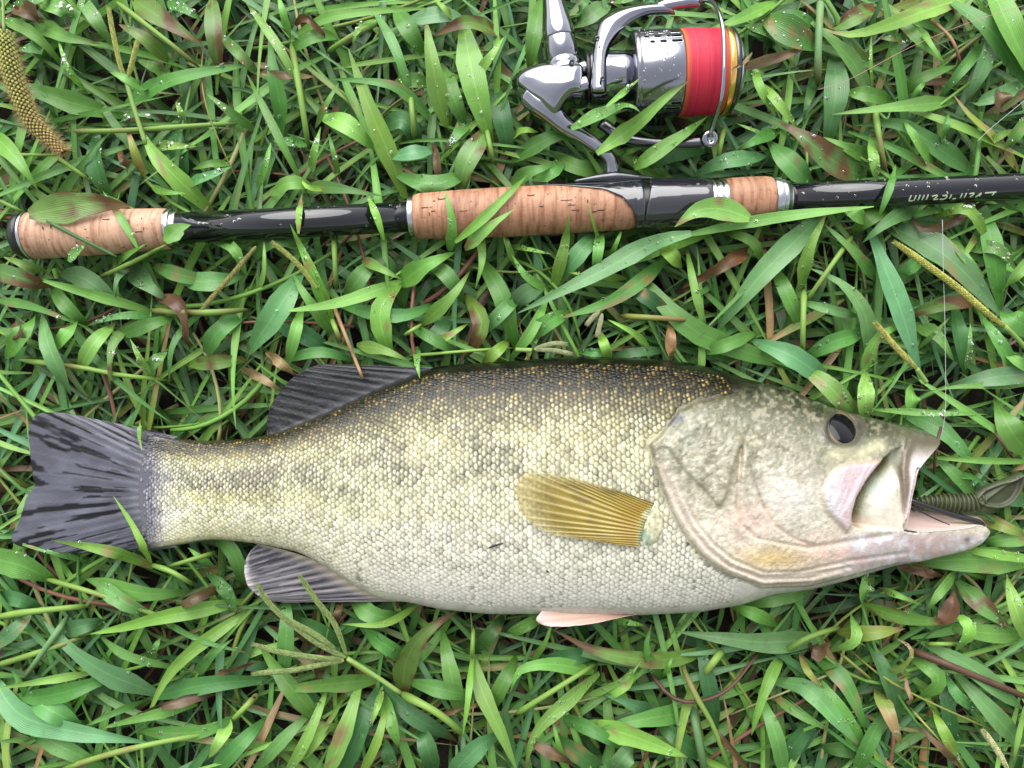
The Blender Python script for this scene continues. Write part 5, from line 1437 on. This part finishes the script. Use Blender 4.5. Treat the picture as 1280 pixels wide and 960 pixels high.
def build_fish_bits():
    # fleshy pectoral base
    zb = float(body_z([(812, 657)], 0)[0]); p, q, rim, _ = fillgrid(spline([(796,640),(806,630),(818,627),(827,640),(829,660),(822,678),(806,684),(797,672),(796,640)], 60)[:-1], 1.5)
    dd = poly_dist(p, spline([(796,640),(806,630),(818,627),(827,640),(829,660),(822,678),(806,684),(797,672),(796,640)], 60))
    z = body_z(p, -0.0006) + 0.0018 * np.sqrt(np.clip(1 - (1 - np.clip(dd / 13, 0, 1)) ** 2, 0, 1))
    c = np.broadcast_to(np.array((176, 170, 142), float), (len(p), 3)).copy(); mixc(c, 0.8 * smooth(.42, .62, fbm(p[:, 0], p[:, 1], 9, 2)) * smooth(822, 802, p[:, 0]), (112, 150, 138)); mixc(c, .8 * smooth(.45, .6, fbm(p[:, 0], p[:, 1], 5, 2)), (206, 200, 168)); mixc(c, .5 * smooth(.55, .66, fbm(p[:, 0] + 60, p[:, 1], 3.5, 2)), (120, 118, 96))
    mesh('fin_base', PA(p, z), q, M['fish'], FISH, s2l(c))
    # eye: ball with bronze iris, black pupil under a wet cornea
    ze = float(body_z([EYE], 0)[0]); c0 = np.array(P(*EYE, ze)); s = S(ze)
    zz = body_z([EYE + (9, 0), EYE - (9, 0), EYE + (0, 9), EYE - (0, 9)], 0); gx = 0.8 * float(zz[0] - zz[1]) / (18 * s); gy = 0.8 * float(zz[3] - zz[2]) / (18 * s)
    def cap(r, hgt, n=32, k=12, dx=0, dy=0, base=0.0):
        a = np.linspace(0, 1, k); th = np.linspace(0, 2 * math.pi, n, endpoint=False)
        v = np.stack([dx + r * np.outer(a, np.cos(th)), dy + r * np.outer(a, np.sin(th)), base + hgt * np.sqrt(np.maximum(1 - a ** 2, 0))[:, None] * np.ones(n)], -1)
        v[..., 2] += gx * v[..., 0] + gy * v[..., 1]
        return (v.reshape(-1, 3) + c0), grid_faces(k, n, True)
    v, f = cap(24.0 * s, 0.0030, base=-0.0022); rr = np.hypot(v[:, 0] - c0[0], v[:, 1] - c0[1]) / (24.0 * s)
    c = np.broadcast_to(np.array((40, 34, 30), float), (len(v), 3)).copy(); mixc(c, np.exp(-((rr - .86) / .05) ** 2), (168, 138, 96)); mixc(c, smooth(.93, 1, rr), (60, 56, 48))
    eye = mesh('eye', v, f, vcol('iris', 0.3, 0.3, 0.0, 0, 500), FISH, s2l(c)); eye['label'] = 'dark glossy round eye'
    v, f = cap(21.6 * s, 0.0042, base=-0.0025, dx=0.6 * s); mesh('pupil', v, f, plain('pupil_black', (0.003, 0.003, 0.005), 0.03, 0, 0.28, 0.0), eye)
    # nostril pits
    for x, y in ((1094, 529), (1104, 531)):
        z = float(body_z([(x, y)], 0.0005)[0]); c_ = np.array(P(x, y, z)); v, f = tube(c_ + np.array([[-.0012, 0, 0], [0, 0, .0003], [.0012, -.0003, 0]]), [.0002, .0006, .0002], 8); mesh('nostril', v, f, plain('nostril_dark', (0.03, 0.03, 0.02), 0.3), FISH)
build_fish_bits()
# specks of debris stuck on the flank
for pts, wd, lab in (([(611,685),(618,682),(629,679)], 2.6, 'tiny dark twig stuck on the pale flank'), ([(683,713),(686,716)], 2.4, 'black speck stuck low on the belly')):
    q = spline(np.asarray(pts, float), 6); v, f = tube(PA(q, body_z(q, 0.0009)), 0.5 * wd * S(.07) * np.array([.4, 1, 1, .9, .7, .3]), 7)
    tag(mesh('plant_debris', v, f, plain('debris', (0.02, 0.012, 0.01), 0.6)), lab, 'debris')
# ---------------------------------------------------------------- seed heads
def spikelet(mb, c, d, L, r, col):
    d = np.asarray(d, float); d /= np.linalg.norm(d); q = np.array([c, c + d * L * .35, c + d * L * .75, c + d * L]); v, f = tube(q, np.array([.35, 1, .75, .1]) * r, 5); mb.add(v, f, col)
def foxtail():
    t = thing('seed_head', 'thick bristly foxtail seed head drooping in the top left corner', 'seed head', 'grass seed heads'); rnd = random.Random(4)
    v, f = tube(PA(spline(np.array([(3,-20),(4,10),(5,40)], float), 10), .062), .0007, 7); mesh('stalk', v, f, M['seed'], t, np.full((len(v), 3), 1) * np.array((.25, .33, .1)))
    c = spline(np.array([(5,38),(12,75),(22,110),(40,150),(60,172),(78,189)], float), 60); q = PA(c, .058 - .004 * np.linspace(0, 1, 60)); tn, a, b = frames(q); mb = MB(); br = MB()
    for i in range(60):
        s = i / 59; R = np.interp(s, [0, .08, .3, .7, 1], [.0022, .0046, .0056, .0046, .0022])
        for j in range(9):
            th = (j + .5 * (i % 2)) / 9 * 6.283; d = math.cos(th) * a[i] + math.sin(th) * b[i]; pos = q[i] + d * R * .62
            col = np.array((.36, .40, .11)) * (1 - s) + np.array((.32, .23, .09)) * s
            spikelet(mb, pos, d * .75 + tn[i] * .7, .0023, .00085, col * rnd.uniform(.75, 1.25))
            for _ in range(2): 
                dd = d * rnd.uniform(.6, 1) + tn[i] * rnd.uniform(.3, 1) + np.array([rnd.uniform(-.3, .3) for k in range(3)]); dd /= np.linalg.norm(dd); L = rnd.uniform(.0035, .0062)
                v, f = tube(np.array([pos, pos + dd * L * .5, pos + dd * L]), [.00011, .00008, .00003], 3, False); br.add(v, f, np.array((.42, .28, .14)) * rnd.uniform(.7, 1.3))
    v, f = tube(q, .0012, 6); mesh('rachis', v, f, M['seed'], t, np.full((len(v), 3), 1) * np.array((.2, .2, .06)))
    mb.build('spikelets', M['seed'], t)['kind'] = 'stuff'; br.build('bristles', M['seed'], t)['kind'] = 'stuff'
foxtail()
def spike(pts, w, zs, label, stem=None, colr=(.36, .37, .10), dens=1.0, fingers=None):
    t = thing('seed_head', label, 'seed head', 'grass seed heads'); rnd = random.Random(len(label))
    for pl in ([pts] if fingers is None else fingers):
        n = int(16 * dens * len(pl)); c = spline(np.asarray(pl, float), n); q = PA(c, np.linspace(zs[0], zs[1], n)); tn, a, b = frames(q)
        v, f = tube(q, .0005, 5); mesh('rachis', v, f, M['seed'], t, np.full((len(v), 3), 1) * np.array((.25, .3, .09))); mb = MB()
        for i in range(n):
            R = w * S(.05) * .5 * np.interp(i / n, [0, .15, .75, 1], [.25, 1, 1, .35])
            for j in range(6):
                th = (j + .5 * (i % 2)) / 6 * 6.283; d = math.cos(th) * a[i] + math.sin(th) * b[i]; spikelet(mb, q[i] + d * R * .45, d * .45 - tn[i] * .9, .0022, R * .42, np.array(colr) * rnd.uniform(.7, 1.3))
        mb.build('spikelets', M['seed'], t)['kind'] = 'stuff'
    if stem is not None:
        v, f = tube(PA(spline(np.asarray(stem, float), 12), np.linspace(zs[1], .045, 12)), .0012, 7); mesh('stalk', v, f, M['seed'], t, np.full((len(v), 3), 1) * np.array((.2, .32, .08)))
spike([(1120,304),(1150,325),(1195,358),(1230,388),(1256,408)], 7, (.058, .057), 'long yellow green seed spike lying over the broadest dewy blade', [(1256,408),(1272,424),(1300,455)], (.38, .38, .09))
spike([(1095,405),(1118,432),(1146,461)], 5.5, (.050, .048), 'short yellow seed spike above the fish eye', [(1146,461),(1158,478)], (.36, .34, .09))
spike([(253,386),(270,366),(288,346),(320,308)], 3.6, (.047, .049), 'slender straw seed spike left of the bright blade', None, (.26, .24, .08), .8)
spike([(342,304),(372,330),(396,361)], 4, (.050, .048), 'thin beaded seed spike just under the bare shaft', None, (.25, .29, .07), .8)
spike([(136,12),(142,45),(150,80),(158,102)], 3.4, (.050, .048), 'slim forked seed spike near the top edge', [(158,102),(166,130),(182,180)], (.34, .36, .10), .8, [[(136,12),(142,45),(150,80),(158,102)], [(172,52),(166,75),(160,98)]])
spike(None, 4.6, (.052, .050), 'branched green seed head with five fingers under the anal fin', [(434,823),(465,842),(500,866)], (.18, .24, .08), 1.0,
      [[(322,732),(340,758),(368,783),(400,806),(432,822)], [(376,722),(395,750),(418,780),(433,818)], [(318,806),(350,815),(395,822),(430,824)], [(318,842),(365,838),(405,830),(430,826)], [(360,775),(392,792),(418,810)]])
spike(None, 3.6, (.047, .046), 'small pale flowering grass tip above the middle of the back', None, (.30, .30, .17), .7, [[(735,404),(742,396),(750,388)], [(747,418),(750,405),(753,392)]])
spike(None, 3.6, (.049, .048), 'pale flowering grass lying along the edge of the dark back', [(665,438),(645,437)], (.28, .31, .15), .7, [[(706,430),(690,430),(668,436)], [(712,442),(690,438),(668,437)]])
spike([(1230,915),(1245,936),(1260,962)], 6, (.046, .045), 'pale seed spike in the lower right corner', None, (.40, .40, .2), .8)
# ---------------------------------------------------------------- water drops on leaves, rod and reel
def drops():
    m, t, b = mat_new('water'); b.inputs['Base Color'].default_value = (1, 1, 1, 1); b.inputs['Roughness'].default_value = 0.02; b.inputs['IOR'].default_value = 1.33; b.inputs['Transmission Weight'].default_value = 1.0
    rnd = random.Random(6); V = []; F = []; n = 0; th = np.linspace(0, 6.2832, 10, endpoint=False); a = np.array([1.0, .93, .7, .35]); h = np.array([0, .38, .72, .94])
    unit = np.vstack([np.stack([np.outer(a, np.cos(th)), np.outer(a, np.sin(th)), h[:, None] * np.ones(10)], -1).reshape(-1, 3), [(0, 0, 1.0)]]); uf = grid_faces(4, 10, True); top = [(30 + j, 30 + (j + 1) % 10, 40) for j in range(10)]
    def drop(c, nrm, r, flat):
        nonlocal n
        nrm = np.asarray(nrm, float); nrm /= np.linalg.norm(nrm)
        if nrm[2] < 0: nrm = -nrm
        x = np.cross(nrm, (0, 1, .01)); x /= np.linalg.norm(x); y = np.cross(nrm, x)
        w_ = unit * (r * rnd.uniform(.85, 1.2), r, r * flat); V.append(np.asarray(c) - nrm * r * .06 + w_[:, :1] * x + w_[:, 1:2] * y + w_[:, 2:] * nrm); F.extend([tuple(i + n for i in q) for q in uf + top]); n += 41
    for o in [o for o in sc.objects if o.name.split('.')[0] == 'leaf']:
        me = o.data; k = rnd.choices((0, 3, 9, 20), (30, 30, 25, 15))[0]
        wd = (me.vertices[32].co - me.vertices[30].co).length
        for _ in range(k):
            i = rnd.randrange(1, 10); j = rnd.randrange(0, 4); q = [me.vertices[i * 5 + j].co, me.vertices[i * 5 + j + 1].co, me.vertices[i * 5 + 5 + j].co]
            u, v_ = rnd.random(), rnd.random(); c = q[0] + (q[1] - q[0]) * u + (q[2] - q[0]) * v_; nn = (q[1] - q[0]).cross(q[2] - q[0])
            if nn.length > 0: drop(c, nn, rnd.choice((.00035, .0004, .0005, .0006, .0008, .0013)), rnd.uniform(.45, .75))
    for i in range(80):
        x = rnd.choice((rnd.uniform(230, 508), rnd.uniform(990, 1280), rnd.uniform(700, 880))); r = np.interp(x, [230, 508, 700, 800, 880, 990, 1280], [19.4, 18.6, 31.4, 32.3, 28.8, 18, 16.4]); a_ = math.radians(rnd.uniform(45, 150)); d = math.cos(a_) * RA + math.sin(a_) * RB
        if 790 < x < 815: continue
        drop(R0 + RD * x * RS + d * r * _s, d, rnd.choice((.0003, .0004, .0006, .0009)), .4)
    for i in range(60):
        x = rnd.uniform(790, 845); a_ = math.radians(rnd.uniform(30, 150)); A_ = np.cross(ax, (0, 0, 1.0)); A_ /= np.linalg.norm(A_); B_ = np.cross(A_, ax); d = math.cos(a_) * A_ + math.sin(a_) * B_
        drop(AX0 + ax * (x - 733) * rs + d * 52.4 * rs, d, rnd.choice((.0003, .0004, .0006)), .5)
    o = mesh('water_drops', np.vstack(V), F, m); tag(o, 'clear water droplets beaded on the leaves, rod and reel', 'water drops', kind='stuff')
drops()
